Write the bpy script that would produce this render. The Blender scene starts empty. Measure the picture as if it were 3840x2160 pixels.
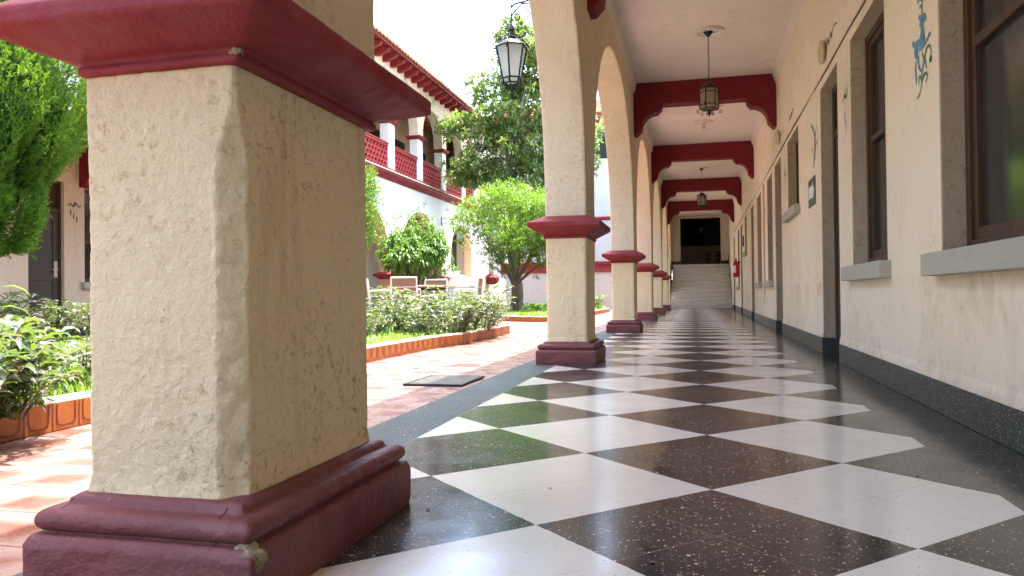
import bpy, bmesh, math, random
from mathutils import Vector, Matrix, noise
import numpy as np
R = math.radians
scene = bpy.context.scene
col = scene.collection
random.seed(7)

# ---------------------------------------------------------------- camera
cam_d = bpy.data.cameras.new('camera')
cam = bpy.data.objects.new('camera', cam_d)
col.objects.link(cam)
cam_d.lens = 36 * 2813.7 / 3840
cam_d.sensor_width = 36
cam_d.clip_start = 0.02
cam_d.clip_end = 3000
_yaw, _pit, _rol = R(13.572), R(0.565), R(-0.627)
_F = Vector((-math.sin(_yaw) * math.cos(_pit), math.cos(_yaw) * math.cos(_pit), math.sin(_pit)))
_R = Vector((math.cos(_yaw), math.sin(_yaw), 0))
_U = _R.cross(_F)
_R2 = _R * math.cos(_rol) + _U * math.sin(_rol)
_U2 = _U * math.cos(_rol) - _R * math.sin(_rol)
cam.matrix_world = Matrix(((_R2.x, _U2.x, -_F.x, 0), (_R2.y, _U2.y, -_F.y, 0), (_R2.z, _U2.z, -_F.z, 0.62), (0, 0, 0, 1)))
scene.camera = cam

# ---------------------------------------------------------------- light
SUN = Vector((0.12, 0.15, 1.0)).normalized()
w = bpy.data.worlds.new('World'); scene.world = w; w.use_nodes = True
nt = w.node_tree
sky = nt.nodes.new('ShaderNodeTexSky'); sky.sky_type = 'NISHITA'; sky.sun_disc = False
sky.sun_elevation = math.asin(SUN.z); sky.sun_rotation = math.atan2(SUN.x, SUN.y)
sky.dust_density = 4.0; sky.air_density = 1.0; sky.ozone_density = 1.0
nt.links.new(sky.outputs[0], nt.nodes['Background'].inputs[0])
nt.nodes['Background'].inputs[1].default_value = 0.15
ld = bpy.data.lights.new('sun', 'SUN'); ld.energy = 2.0; ld.angle = R(0.5); ld.color = (1, 0.965, 0.91)
sun = bpy.data.objects.new('sun', ld); col.objects.link(sun)
sun.rotation_euler = SUN.to_track_quat('Z', 'Y').to_euler(); sun.location = (0, 0, 30)
scene.view_settings.view_transform = 'Standard'; scene.view_settings.look = 'None'
scene.view_settings.exposure = 3.32; scene.view_settings.gamma = 1
scene.cycles.max_bounces = 10; scene.cycles.diffuse_bounces = 7; scene.cycles.transparent_max_bounces = 12
scene.cycles.use_denoising = True
scene.cycles.sample_clamp_indirect = 6

# ---------------------------------------------------------------- materials
def mat(name):
    m = bpy.data.materials.new(name); m.use_nodes = True
    n = m.node_tree.nodes; l = m.node_tree.links
    return m, n, l, n['Principled BSDF']
def ramp(n, l, fac, stops):
    r = n.new('ShaderNodeValToRGB')
    e = r.color_ramp.elements
    e[0].position, e[0].color = stops[0][0], (*stops[0][1], 1)
    e[1].position, e[1].color = stops[-1][0], (*stops[-1][1], 1)
    for p, c in stops[1:-1]:
        k = e.new(p); k.color = (*c, 1)
    l.new(fac, r.inputs[0]); return r.outputs[0]
def ntex(n, l, vec, scale, detail=4, rough=0.6, dist=0):
    t = n.new('ShaderNodeTexNoise'); t.inputs['Scale'].default_value = scale
    t.inputs['Detail'].default_value = detail; t.inputs['Roughness'].default_value = rough
    t.inputs['Distortion'].default_value = dist
    l.new(vec, t.inputs['Vector']); return t.outputs[0]
def mixc(n, l, fac, a, b, mode='MIX'):
    m = n.new('ShaderNodeMix'); m.data_type = 'RGBA'; m.blend_type = mode
    if isinstance(fac, (int, float)): m.inputs[0].default_value = fac
    else: l.new(fac, m.inputs[0])
    for i, v in ((6, a), (7, b)):
        if isinstance(v, tuple): m.inputs[i].default_value = (*v, 1)
        else: l.new(v, m.inputs[i])
    return m.outputs[2]
def mathn(n, l, op, a, b=None, c=None):
    m = n.new('ShaderNodeMath'); m.operation = op
    for i, v in enumerate((a, b, c)):
        if v is None: continue
        if isinstance(v, (int, float)): m.inputs[i].default_value = v
        else: l.new(v, m.inputs[i])
    return m.outputs[0]
def objvec(n):
    return n.new('ShaderNodeTexCoord').outputs['Object']
def bump(n, l, h, strength, dist, prev=None):
    b = n.new('ShaderNodeBump'); b.inputs['Strength'].default_value = strength; b.inputs['Distance'].default_value = dist
    l.new(h, b.inputs['Height'])
    if prev is not None: l.new(prev, b.inputs['Normal'])
    return b.outputs[0]

def stucco(name, c, dirt=0.35, coarse=14, cs=0.5, rough=0.9, dirtcol=None, big=0.6, stain=True):
    m, n, l, p = mat(name); v = objvec(n)
    d = dirtcol or tuple(x * f for x, f in zip(c, (0.50, 0.42, 0.32)))
    n1 = ntex(n, l, v, big, 5, 0.65)
    base = mixc(n, l, ramp(n, l, n1, [(0.35, (0, 0, 0)), (0.72, (1, 1, 1))]), c, tuple(x * f for x, f in zip(c, (0.9, 0.88, 0.84))))
    n2 = ntex(n, l, v, coarse * 0.9, 7, 0.75, 0.6)
    n3 = ntex(n, l, v, 2.2, 3, 0.5)
    spots = mathn(n, l, 'MULTIPLY', ramp(n, l, n2, [(0.52, (0, 0, 0)), (0.63, (1, 1, 1))]), ramp(n, l, n3, [(0.40, (0, 0, 0)), (0.58, (1, 1, 1))]))
    base = mixc(n, l, mathn(n, l, 'MULTIPLY', spots, dirt), base, d)
    if stain:
        mp = n.new('ShaderNodeMapping'); l.new(v, mp.inputs[0]); mp.inputs[3].default_value = (3, 3, 0.45)
        n4 = ntex(n, l, mp.outputs[0], 1.6, 5, 0.7)
        base = mixc(n, l, mathn(n, l, 'MULTIPLY', ramp(n, l, n4, [(0.56, (0, 0, 0)), (0.75, (1, 1, 1))]), dirt * 0.6), base, d)
    l.new(base, p.inputs['Base Color']); p.inputs['Roughness'].default_value = rough
    p.inputs['Specular IOR Level'].default_value = 0.25
    hh = ntex(n, l, v, coarse, 8, 0.72)
    pit = ramp(n, l, ntex(n, l, v, coarse * 1.6, 3, 0.5), [(0.24, (0, 0, 0)), (0.40, (1, 1, 1))])
    lump = ramp(n, l, ntex(n, l, v, coarse * 0.35, 3, 0.5), [(0.3, (0, 0, 0)), (0.7, (1, 1, 1))])
    hs = mathn(n, l, 'ADD', mathn(n, l, 'ADD', mathn(n, l, 'MULTIPLY', hh, 0.9), mathn(n, l, 'MULTIPLY', pit, 0.16)), mathn(n, l, 'MULTIPLY', lump, 0.3))
    lf = bump(n, l, ntex(n, l, v, 1.8, 3, 0.5), 0.35, 0.03)
    l.new(bump(n, l, hs, cs, 0.018, lf), p.inputs['Normal'])
    return m
M = {}
M['stucco'] = stucco('cream_rough_stucco', (0.76, 0.635, 0.40), 1.0, 52, 0.8)
M['stucco_arch'] = stucco('cream_arch_stucco', (0.72, 0.625, 0.44), 0.6, 40, 0.9)
M['wall'] = stucco('cream_smooth_wall', (0.79, 0.71, 0.54), 0.35, 14, 0.2, 0.8)
M['reveal'] = stucco('rough_reveal_stucco', (0.47, 0.395, 0.285), 0.7, 20, 0.9)  # darker than the wall: the shade on the jambs is in the colour
def add_stains(m):
    n, l = m.node_tree.nodes, m.node_tree.links; p = n['Principled BSDF']; v = objvec(n)
    src = p.inputs['Base Color'].links[0].from_socket
    s_ = n.new('ShaderNodeSeparateXYZ'); l.new(v, s_.inputs[0])
    band = ramp(n, l, mathn(n, l, 'DIVIDE', s_.outputs[2], 1.0), [(0.28, (0, 0, 0)), (0.62, (1, 1, 1)), (0.70, (1, 1, 1)), (0.74, (0, 0, 0))])
    nz = ramp(n, l, ntex(n, l, v, 2.6, 6, 0.7), [(0.46, (0, 0, 0)), (0.66, (1, 1, 1))])
    c = mixc(n, l, mathn(n, l, 'MULTIPLY', mathn(n, l, 'MULTIPLY', band, nz), 0.5), src, (0.42, 0.30, 0.16))
    low = ramp(n, l, s_.outputs[2], [(0.17, (1, 1, 1)), (0.36, (0, 0, 0))])
    nz2 = ramp(n, l, ntex(n, l, v, 5, 7, 0.75), [(0.42, (0, 0, 0)), (0.7, (1, 1, 1))])
    c = mixc(n, l, mathn(n, l, 'MULTIPLY', mathn(n, l, 'MULTIPLY', low, nz2), 0.5), c, (0.36, 0.32, 0.25))
    pt_ = ramp(n, l, ntex(n, l, v, 0.9, 2, 0.4, 0.8), [(0.50, (0, 0, 0)), (0.515, (1, 1, 1))])
    c = mixc(n, l, mathn(n, l, 'MULTIPLY', pt_, 0.5), c, (0.80, 0.725, 0.57))
    sp = ramp(n, l, ntex(n, l, v, 18, 4, 0.8), [(0.71, (0, 0, 0)), (0.75, (1, 1, 1))])
    c = mixc(n, l, mathn(n, l, 'MULTIPLY', sp, 0.55), c, (0.28, 0.2, 0.14))
    l.new(c, p.inputs['Base Color'])
add_stains(M['wall'])
M['ceiling'] = stucco('ceiling_plaster', (0.68, 0.64, 0.58), 0.4, 3, 0.05, 0.9, (0.50, 0.46, 0.38), 0.9)
M['white'] = stucco('white_plaster', (0.74, 0.74, 0.71), 0.3, 14, 0.3, 0.9, (0.45, 0.42, 0.36))
M['cream_far'] = stucco('pale_cream_plaster', (0.66, 0.58, 0.44), 0.4, 12, 0.3, 0.9)
M['peach'] = stucco('peach_plaster', (0.66, 0.47, 0.33), 0.3, 12, 0.3, 0.9)
M['greywall'] = stucco('grey_plaster', (0.5, 0.5, 0.48), 0.4, 12, 0.3, 0.9)

def paint(name, c, rough=0.45, bs=0.25, chips=True):
    m, n, l, p = mat(name); v = objvec(n)
    n1 = ntex(n, l, v, 3, 5, 0.6)
    base = mixc(n, l, ramp(n, l, n1, [(0.3, (0, 0, 0)), (0.75, (1, 1, 1))]), c, tuple(x * f for x, f in zip(c, (0.75, 1.15, 1.15))))
    if chips:
        n2 = ntex(n, l, v, 15, 8, 0.75)
        base = mixc(n, l, ramp(n, l, n2, [(0.685, (0, 0, 0)), (0.695, (1, 1, 1))]), base, tuple(min(1, x * 0.35) for x in c))
        n3 = ntex(n, l, v, 34, 6, 0.7)
        base = mixc(n, l, ramp(n, l, n3, [(0.70, (0, 0, 0)), (0.71, (1, 1, 1))]), base, (0.36, 0.26, 0.2))
        n4 = ramp(n, l, ntex(n, l, v, 2.5, 6, 0.7), [(0.45, (0, 0, 0)), (0.7, (1, 1, 1))])
        base = mixc(n, l, mathn(n, l, 'MULTIPLY', n4, 0.22), base, (0.26, 0.13, 0.11))
    l.new(base, p.inputs['Base Color'])
    l.new(ramp(n, l, ntex(n, l, v, 7, 4, 0.6), [(0.3, (rough - 0.08,) * 3), (0.7, (rough + 0.15,) * 3)]), p.inputs['Roughness'])
    p.inputs['Specular IOR Level'].default_value = 0.28
    b1 = bump(n, l, ntex(n, l, v, 9, 5, 0.6), bs, 0.03)
    b2 = bump(n, l, ntex(n, l, v, 60, 3, 0.6), bs, 0.004, b1)
    l.new(b2, p.inputs['Normal'])
    return m
M['red'] = paint('red_paint', (0.22, 0.016, 0.020), 0.6, 0.4)
M['maroon'] = paint('maroon_base_paint', (0.16, 0.036, 0.037), 0.5, 0.6)
M['beam'] = paint('dark_red_beam_paint', (0.19, 0.012, 0.017), 0.65, 0.12, False)
M['wood'] = paint('dark_brown_wood', (0.075, 0.038, 0.022), 0.5, 0.15, False)
M['door'] = paint('brown_door_paint', (0.07, 0.05, 0.038), 0.5, 0.1, False)
M['iron'] = paint('black_wrought_iron', (0.014, 0.016, 0.016), 0.4, 0.2, False)
M['stone'] = stucco('grey_sill_stone', (0.42, 0.415, 0.345), 0.4, 10, 0.15, 0.75, (0.28, 0.25, 0.2))
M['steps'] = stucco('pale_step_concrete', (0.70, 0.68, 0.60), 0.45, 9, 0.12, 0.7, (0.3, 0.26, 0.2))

M['dimwall'] = stucco('dim_half_wall_plaster', (0.30, 0.285, 0.25), 0.5, 10, 0.3, 0.9)
def step_shade(m, rise):  # shade between the steps put into the colour, darkest at riser feet
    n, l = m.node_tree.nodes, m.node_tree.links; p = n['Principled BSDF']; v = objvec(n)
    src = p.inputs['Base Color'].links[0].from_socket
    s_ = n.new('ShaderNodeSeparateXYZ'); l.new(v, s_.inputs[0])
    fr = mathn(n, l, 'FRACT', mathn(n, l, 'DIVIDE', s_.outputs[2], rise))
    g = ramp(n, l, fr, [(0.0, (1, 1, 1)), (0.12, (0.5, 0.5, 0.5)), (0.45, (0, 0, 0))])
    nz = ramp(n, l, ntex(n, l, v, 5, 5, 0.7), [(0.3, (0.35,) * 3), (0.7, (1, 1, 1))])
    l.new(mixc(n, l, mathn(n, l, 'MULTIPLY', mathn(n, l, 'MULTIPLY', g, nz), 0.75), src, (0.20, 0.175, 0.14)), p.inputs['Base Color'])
def simple(name, c, rough=0.5, metal=0.0, spec=0.5, nz=0.12, ns=12):
    m, n, l, p = mat(name); v = objvec(n)
    t = ntex(n, l, v, ns, 3)
    l.new(mixc(n, l, ramp(n, l, t, [(0.3, (0, 0, 0)), (0.7, (1, 1, 1))]), tuple(x * (1 - nz) for x in c), tuple(min(1, x * (1 + nz)) for x in c)), p.inputs['Base Color'])
    p.inputs['Roughness'].default_value = rough; p.inputs['Metallic'].default_value = metal
    p.inputs['Specular IOR Level'].default_value = spec
    return m
M['black'] = simple('black_board', (0.02, 0.025, 0.02), 0.6)
M['dark'] = simple('dark_interior', (0.012, 0.011, 0.011), 0.8)
M['white_paint'] = simple('white_gloss', (0.75, 0.75, 0.72), 0.4)
M['signgreen'] = simple('dark_green_sign', (0.015, 0.05, 0.035), 0.4)
M['ext_red'] = simple('extinguisher_red', (0.4, 0.012, 0.015), 0.25)
M['alu'] = simple('pale_painted_aluminium', (0.62, 0.62, 0.6), 0.35, 0.3)
M['mesh'] = simple('brown_chair_mesh', (0.16, 0.10, 0.06), 0.55)
M['tabletop'] = simple('terracotta_table_top', (0.42, 0.2, 0.13), 0.4)
M['blue_mural'] = simple('blue_mural_paint', (0.10, 0.26, 0.36), 0.8, nz=0.3, ns=20)
M['green_mural'] = simple('green_mural_paint', (0.03, 0.20, 0.09), 0.8)
M['yellow_mural'] = simple('yellow_mural_paint', (0.55, 0.42, 0.12), 0.8)
M['dark_mural'] = simple('dark_mural_paint', (0.05, 0.09, 0.10), 0.8)
M['red_mural'] = simple('red_mural_paint', (0.4, 0.06, 0.04), 0.8)
M['bell'] = simple('pale_yellow_enamel', (0.55, 0.50, 0.26), 0.4)
M['steel'] = simple('worn_grate_steel', (0.22, 0.20, 0.17), 0.5, 0.6)
M['brass'] = simple('steel_hardware', (0.6, 0.58, 0.52), 0.3, 0.9)
M['terracotta'] = stucco('terracotta_clay', (0.35, 0.16, 0.09), 0.4, 14, 0.25, 0.8)
M['potclay'] = stucco('brown_pot_clay', (0.13, 0.075, 0.05), 0.4, 14, 0.25, 0.8)
M['bbwhite'] = stucco('cool_grey_plaster', (0.46, 0.50, 0.51), 0.4, 12, 0.3, 0.9)
M['lattice'] = simple('red_pierced_block_paint', (0.30, 0.028, 0.026), 0.7)
M['bark'] = stucco('tree_bark', (0.14, 0.10, 0.07), 0.7, 24, 0.9, 0.95)
M['bark_grey'] = stucco('grey_tree_bark', (0.16, 0.14, 0.12), 0.7, 24, 0.9, 0.95)
M['soil'] = stucco('garden_soil', (0.07, 0.07, 0.03), 0.5, 10, 0.6, 1.0)
M['plastic'] = simple('pale_cable_cover', (0.55, 0.46, 0.34), 0.6)

step_shade(M['steps'], 0.1727)
def glass(name, c=(0.75, 0.8, 0.78), rough=0.35, alpha=0.45):
    m, n, l, p = mat(name)
    p.inputs['Base Color'].default_value = (*c, 1); p.inputs['Roughness'].default_value = rough
    tr = n.new('ShaderNodeBsdfTranslucent'); tr.inputs[0].default_value = (*c, 1)
    tp = n.new('ShaderNodeBsdfTransparent'); tp.inputs[0].default_value = (*c, 1)
    a = n.new('ShaderNodeMixShader'); a.inputs[0].default_value = 0.5
    b = n.new('ShaderNodeMixShader'); b.inputs[0].default_value = alpha
    l.new(p.outputs[0], a.inputs[1]); l.new(tr.outputs[0], a.inputs[2])
    l.new(a.outputs[0], b.inputs[1]); l.new(tp.outputs[0], b.inputs[2])
    l.new(b.outputs[0], n['Material Output'].inputs[0]); return m
M['frost'] = glass('frosted_lantern_glass', (0.72, 0.78, 0.74), 0.3, 0.25)
M['amber'] = glass('amber_lantern_glass', (0.55, 0.50, 0.36), 0.3, 0.35)
def windowglass():
    m, n, l, p = mat('dark_window_glass'); v = objvec(n)
    mp = n.new('ShaderNodeMapping'); l.new(v, mp.inputs[0]); mp.inputs[3].default_value = (9, 9, 0.7)
    t = ntex(n, l, mp.outputs[0], 1.5, 4, 0.6, 0.5)
    l.new(ramp(n, l, t, [(0.3, (0.012, 0.013, 0.012)), (0.7, (0.045, 0.047, 0.042))]), p.inputs['Base Color'])
    p.inputs['Roughness'].default_value = 0.12; return m
M['winglass'] = windowglass()
def curtain():
    m, n, l, p = mat('pale_curtain'); v = objvec(n)
    t = n.new('ShaderNodeTexWave'); t.inputs['Scale'].default_value = 4; t.inputs['Distortion'].default_value = 2; l.new(v, t.inputs[0])
    l.new(ramp(n, l, t.outputs[1], [(0.1, (0.05, 0.05, 0.05)), (0.9, (0.14, 0.14, 0.13))]), p.inputs['Base Color']); return m
M['curtain'] = curtain()

# polished terrazzo floor: diamonds, chips, border bands
def terrazzo_color(n, l, v, vor_scale, basec, chips, dens):
    vo = n.new('ShaderNodeTexVoronoi'); vo.inputs['Scale'].default_value = vor_scale; l.new(v, vo.inputs['Vector'])
    vo.inputs['Randomness'].default_value = 1
    sep = n.new('ShaderNodeSeparateColor'); l.new(vo.outputs['Color'], sep.inputs[0])
    nz = ntex(n, l, v, vor_scale * 2.2, 3, 0.6)
    rad = mathn(n, l, 'MULTIPLY', mathn(n, l, 'POWER', sep.outputs[0], 3.0), dens)
    rad = mathn(n, l, 'MULTIPLY', rad, mathn(n, l, 'ADD', nz, 0.3))
    isl = mathn(n, l, 'LESS_THAN', vo.outputs['Distance'], rad)
    cc = ramp(n, l, sep.outputs[1], chips)
    return mixc(n, l, isl, basec, cc)
def floor_mat():
    m, n, l, p = mat('polished_terrazzo'); v = objvec(n)
    s = n.new('ShaderNodeSeparateXYZ'); l.new(v, s.inputs[0]); X, Y = s.outputs[0], s.outputs[1]
    D = 0.9315; x0, y0 = -0.8828, 2.4405
    # slight hand-laid waviness
    wob = mathn(n, l, 'MULTIPLY', mathn(n, l, 'SUBTRACT', ntex(n, l, v, 9, 5, 0.8), 0.5), 0.010)
    dx = mathn(n, l, 'ADD', mathn(n, l, 'SUBTRACT', X, x0), wob); dy = mathn(n, l, 'ADD', mathn(n, l, 'SUBTRACT', Y, y0), wob)
    u = mathn(n, l, 'DIVIDE', mathn(n, l, 'ADD', dx, dy), D)
    q = mathn(n, l, 'DIVIDE', mathn(n, l, 'SUBTRACT', dy, dx), D)
    par = mathn(n, l, 'ADD', mathn(n, l, 'FLOOR', u), mathn(n, l, 'FLOOR', q))
    odd = mathn(n, l, 'GREATER_THAN', mathn(n, l, 'ABSOLUTE', mathn(n, l, 'WRAP', par, 2.0, 0.0)), 0.5)
    inside = mathn(n, l, 'MULTIPLY', mathn(n, l, 'GREATER_THAN', X, -1.176), mathn(n, l, 'LESS_THAN', X, 0.885))
    white = mathn(n, l, 'MULTIPLY', odd, inside)
    big = ntex(n, l, v, 1.3, 4, 0.6)
    chipw = [(0.0, (0.30, 0.27, 0.22)), (0.5, (0.75, 0.73, 0.68)), (0.8, (0.45, 0.42, 0.38)), (1, (0.15, 0.14, 0.13))]
    chipd = [(0.0, (0.62, 0.58, 0.50)), (0.35, (0.40, 0.24, 0.12)), (0.5, (0.2, 0.19, 0.18)), (0.8, (0.10, 0.10, 0.10)), (1, (0.72, 0.70, 0.66))]
    wb = mixc(n, l, big, (0.70, 0.665, 0.585), (0.60, 0.575, 0.505))
    wb = mixc(n, l, mathn(n, l, 'MULTIPLY', ramp(n, l, ntex(n, l, v, 60, 4, 0.8), [(0.62, (0, 0, 0)), (0.72, (1, 1, 1))]), 0.3), wb, (0.48, 0.45, 0.40))
    wc = terrazzo_color(n, l, v, 58, wb, chipw, 0.34)
    wc = mixc(n, l, 0.75, wb, wc)
    wc = terrazzo_color(n, l, v, 150, wc, [(0.0, (0.52, 0.47, 0.38)), (0.6, (0.74, 0.71, 0.64)), (1, (0.42, 0.39, 0.34))], 0.6)
    db = mixc(n, l, ramp(n, l, big, [(0.3, (0, 0, 0)), (0.7, (1, 1, 1))]), (0.024, 0.025, 0.026), (0.040, 0.040, 0.039))
    dc = terrazzo_color(n, l, v, 55, db, chipd, 0.34)
    dc = terrazzo_color(n, l, v, 150, dc, chipd, 0.55)
    # border band: grey green terrazzo
    leftb = mathn(n, l, 'LESS_THAN', X, -1.0)
    gb = mixc(n, l, leftb, mixc(n, l, big, (0.026, 0.028, 0.026), (0.05, 0.053, 0.048)), mixc(n, l, big, (0.030, 0.040, 0.034), (0.052, 0.066, 0.056)))
    gc = terrazzo_color(n, l, v, 80, gb, chipd, 0.4)
    c = mixc(n, l, inside, gc, mixc(n, l, odd, dc, wc))
    # cut line of each 2x2 tile and along the borders
    def line(t, f, wd): return mathn(n, l, 'LESS_THAN', mathn(n, l, 'ABSOLUTE', mathn(n, l, 'SUBTRACT', mathn(n, l, 'FRACT', mathn(n, l, 'MULTIPLY', t, f)), 0.5)), wd)
    ln = mathn(n, l, 'MAXIMUM', line(u, 1.0, 0.0016), line(q, 1.0, 0.0016))
    ln2 = mathn(n, l, 'MULTIPLY', mathn(n, l, 'MULTIPLY', ln, inside), ntex(n, l, v, 5, 3, 0.6))
    c = mixc(n, l, ln2, c, (0.32, 0.29, 0.24))
    seam = mathn(n, l, 'LESS_THAN', mathn(n, l, 'ABSOLUTE', mathn(n, l, 'SUBTRACT', X, -1.178)), 0.0022)
    c = mixc(n, l, mathn(n, l, 'MULTIPLY', seam, 0.5), c, (0.3, 0.3, 0.28))
    dust = ramp(n, l, ntex(n, l, v, 2.6, 6, 0.7), [(0.5, (0, 0, 0)), (0.85, (1, 1, 1))])
    c = mixc(n, l, mathn(n, l, 'MULTIPLY', dust, 0.18), c, (0.30, 0.28, 0.25))
    l.new(c, p.inputs['Base Color'])
    rg_ = ramp(n, l, ntex(n, l, v, 3.2, 6, 0.7), [(0.3, (0.10,) * 3), (0.75, (0.26,) * 3)])
    l.new(mathn(n, l, 'SUBTRACT', 0.5, mathn(n, l, 'MULTIPLY', mathn(n, l, 'LESS_THAN', X, -1.178), 0.33)), p.inputs['Specular IOR Level'])
    l.new(mixc(n, l, mathn(n, l, 'LESS_THAN', X, -1.178), rg_, (0.5, 0.5, 0.5)), p.inputs['Roughness'])
    p.inputs['IOR'].default_value = 1.55
    bb = bump(n, l, ntex(n, l, v, 2.5, 2), 0.12, 0.02)
    l.new(bb, p.inputs['Normal'])
    return m
M['terrazzo'] = floor_mat()
def baseboard_mat():
    m, n, l, p = mat('dark_terrazzo_skirting'); v = objvec(n)
    big = ntex(n, l, v, 2.5, 5, 0.7)
    gb = mixc(n, l, ramp(n, l, big, [(0.3, (0, 0, 0)), (0.75, (1, 1, 1))]), (0.018, 0.021, 0.020), (0.045, 0.052, 0.047))
    chipd = [(0.0, (0.6, 0.58, 0.5)), (0.5, (0.2, 0.19, 0.18)), (1, (0.6, 0.6, 0.56))]
    c = terrazzo_color(n, l, v, 90, gb, chipd, 0.5)
    mp = n.new('ShaderNodeMapping'); l.new(v, mp.inputs[0]); mp.inputs[3].default_value = (8, 8, 1.2)
    stk = ramp(n, l, ntex(n, l, mp.outputs[0], 2.2, 5, 0.7), [(0.5, (0, 0, 0)), (0.7, (1, 1, 1))])
    c = mixc(n, l, mathn(n, l, 'MULTIPLY', stk, 0.35), c, (0.10, 0.12, 0.115))
    l.new(c, p.inputs['Base Color']); p.inputs['Roughness'].default_value = 0.45; p.inputs['Specular IOR Level'].default_value = 0.3
    return m
M['skirt'] = baseboard_mat()
def tile_mat():
    m, n, l, p = mat('red_clay_courtyard_tile'); v = objvec(n)
    wv = n.new('ShaderNodeVectorMath'); wv.operation = 'SCALE'; wn = n.new('ShaderNodeTexNoise'); wn.inputs['Scale'].default_value = 3.5; wn.inputs['Detail'].default_value = 1; l.new(v, wn.inputs['Vector'])
    l.new(wn.outputs['Color'], wv.inputs[0]); wv.inputs['Scale'].default_value = 0.07
    av = n.new('ShaderNodeVectorMath'); av.operation = 'ADD'; l.new(v, av.inputs[0]); l.new(wv.outputs[0], av.inputs[1])
    def brick(vec, ms, sm):
        br = n.new('ShaderNodeTexBrick'); l.new(vec, br.inputs['Vector']); br.inputs['Scale'].default_value = 1.0
        br.inputs['Brick Width'].default_value = 0.30; br.inputs['Row Height'].default_value = 0.26; br.offset = 0.5
        br.inputs['Mortar Size'].default_value = ms; br.inputs['Mortar Smooth'].default_value = sm
        br.inputs['Color1'].default_value = (0.20, 0.066, 0.052, 1); br.inputs['Color2'].default_value = (0.16, 0.050, 0.040, 1); br.inputs['Mortar'].default_value = (0.18, 0.058, 0.046, 1)
        return br
    fine_j = brick(v, 0.004, 0.2); soft = brick(av.outputs[0], 0.10, 1.0)
    glare = ramp(n, l, mathn(n, l, 'ADD', mathn(n, l, 'MULTIPLY', soft.outputs[1], 0.38), mathn(n, l, 'MULTIPLY', ntex(n, l, v, 3.2, 5, 0.6, 0.5), 0.95)), [(0.42, (0, 0, 0)), (0.80, (1, 1, 1))])
    c = mixc(n, l, glare, fine_j.outputs[0], (0.29, 0.18, 0.155))  # pale patches stand for sun glare, mixed into the tile colour
    fine = ramp(n, l, ntex(n, l, v, 30, 6, 0.75), [(0.5, (0, 0, 0)), (0.75, (1, 1, 1))])
    c = mixc(n, l, mathn(n, l, 'MULTIPLY', fine, 0.25), c, (0.25, 0.13, 0.10))
    c = mixc(n, l, mathn(n, l, 'MULTIPLY', fine_j.outputs[1], 0.85), c, (0.10, 0.05, 0.04))
    l.new(c, p.inputs['Base Color'])
    l.new(ramp(n, l, ntex(n, l, v, 6, 4), [(0.3, (0.2,) * 3), (0.7, (0.42,) * 3)]), p.inputs['Roughness'])
    b1 = bump(n, l, mathn(n, l, 'SUBTRACT', 1.0, fine_j.outputs[1]), 0.7, 0.005)
    b2 = bump(n, l, mathn(n, l, 'SUBTRACT', 1.0, soft.outputs[1]), 0.25, 0.02, b1); l.new(b2, p.inputs['Normal'])
    return m
M['tile'] = tile_mat()
def kerb_mat():
    m, n, l, p = mat('orange_kerb_tile')
    v = objvec(n); t = ntex(n, l, v, 9, 4, 0.6)
    l.new(ramp(n, l, t, [(0.3, (0.27, 0.085, 0.022)), (0.7, (0.36, 0.135, 0.042))]), p.inputs['Base Color'])
    p.inputs['Roughness'].default_value = 0.5; p.inputs['Specular IOR Level'].default_value = 0.2; return m
M['kerb'] = kerb_mat()
M['kerbline'] = simple('dark_red_glaze_line', (0.10, 0.018, 0.01), 0.4)
M['kerbtop'] = simple('pale_kerb_top', (0.55, 0.42, 0.36), 0.5)
M['rooftile'] = stucco('weathered_roof_tile', (0.36, 0.15, 0.09), 0.8, 12, 0.5, 0.9, (0.10, 0.07, 0.05), 3)

def leaf_mat(name, ca, cb, trans=0.45, rough=0.35, hue2=None):
    m, n, l, p = mat(name)
    g = n.new('ShaderNodeNewGeometry'); v = objvec(n)
    r = g.outputs['Random Per Island']
    big = ntex(n, l, v, 2.2, 3)
    f = mathn(n, l, 'ADD', mathn(n, l, 'MULTIPLY', r, 0.6), mathn(n, l, 'MULTIPLY', mathn(n, l, 'SUBTRACT', big, 0.3), 0.8))
    st = [(0.1, ca), (0.9, cb)] if hue2 is None else [(0.1, ca), (0.55, cb), (0.95, hue2)]
    c = ramp(n, l, f, st)
    l.new(c, p.inputs['Base Color']); p.inputs['Roughness'].default_value = rough
    p.inputs['Specular IOR Level'].default_value = 0.5
    tr = n.new('ShaderNodeBsdfTranslucent')
    l.new(mixc(n, l, 0.5, c, (0.35, 0.55, 0.03), 'MIX'), tr.inputs[0])
    mx = n.new('ShaderNodeMixShader'); mx.inputs[0].default_value = trans
    l.new(p.outputs[0], mx.inputs[1]); l.new(tr.outputs[0], mx.inputs[2])
    l.new(mx.outputs[0], n['Material Output'].inputs[0]); return m
M['leaf_light'] = leaf_mat('light_green_leaves', (0.045, 0.13, 0.012), (0.13, 0.26, 0.03), 0.4)
M['leaf_big'] = leaf_mat('mid_green_leaves', (0.055, 0.105, 0.035), (0.18, 0.25, 0.08), 0.35, 0.2, (0.36, 0.38, 0.14))
M['leaf_bush'] = leaf_mat('fresh_green_leaves', (0.04, 0.13, 0.02), (0.13, 0.25, 0.05), 0.35, 0.25)
M['leaf_thuja'] = leaf_mat('dark_conifer_leaves', (0.02, 0.07, 0.008), (0.09, 0.21, 0.012), 0.4, 0.7)
M['leaf_trad'] = leaf_mat('green_purple_leaves', (0.022, 0.050, 0.020), (0.075, 0.11, 0.045), 0.25, 0.28, (0.24, 0.12, 0.20))
M['petal'] = leaf_mat('lilac_petals', (0.30, 0.16, 0.30), (0.55, 0.42, 0.5), 0.3, 0.5)
M['deep'] = simple('shade_core_green', (0.018, 0.045, 0.010), 1.0, spec=0.05, nz=0.5, ns=30)
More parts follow.
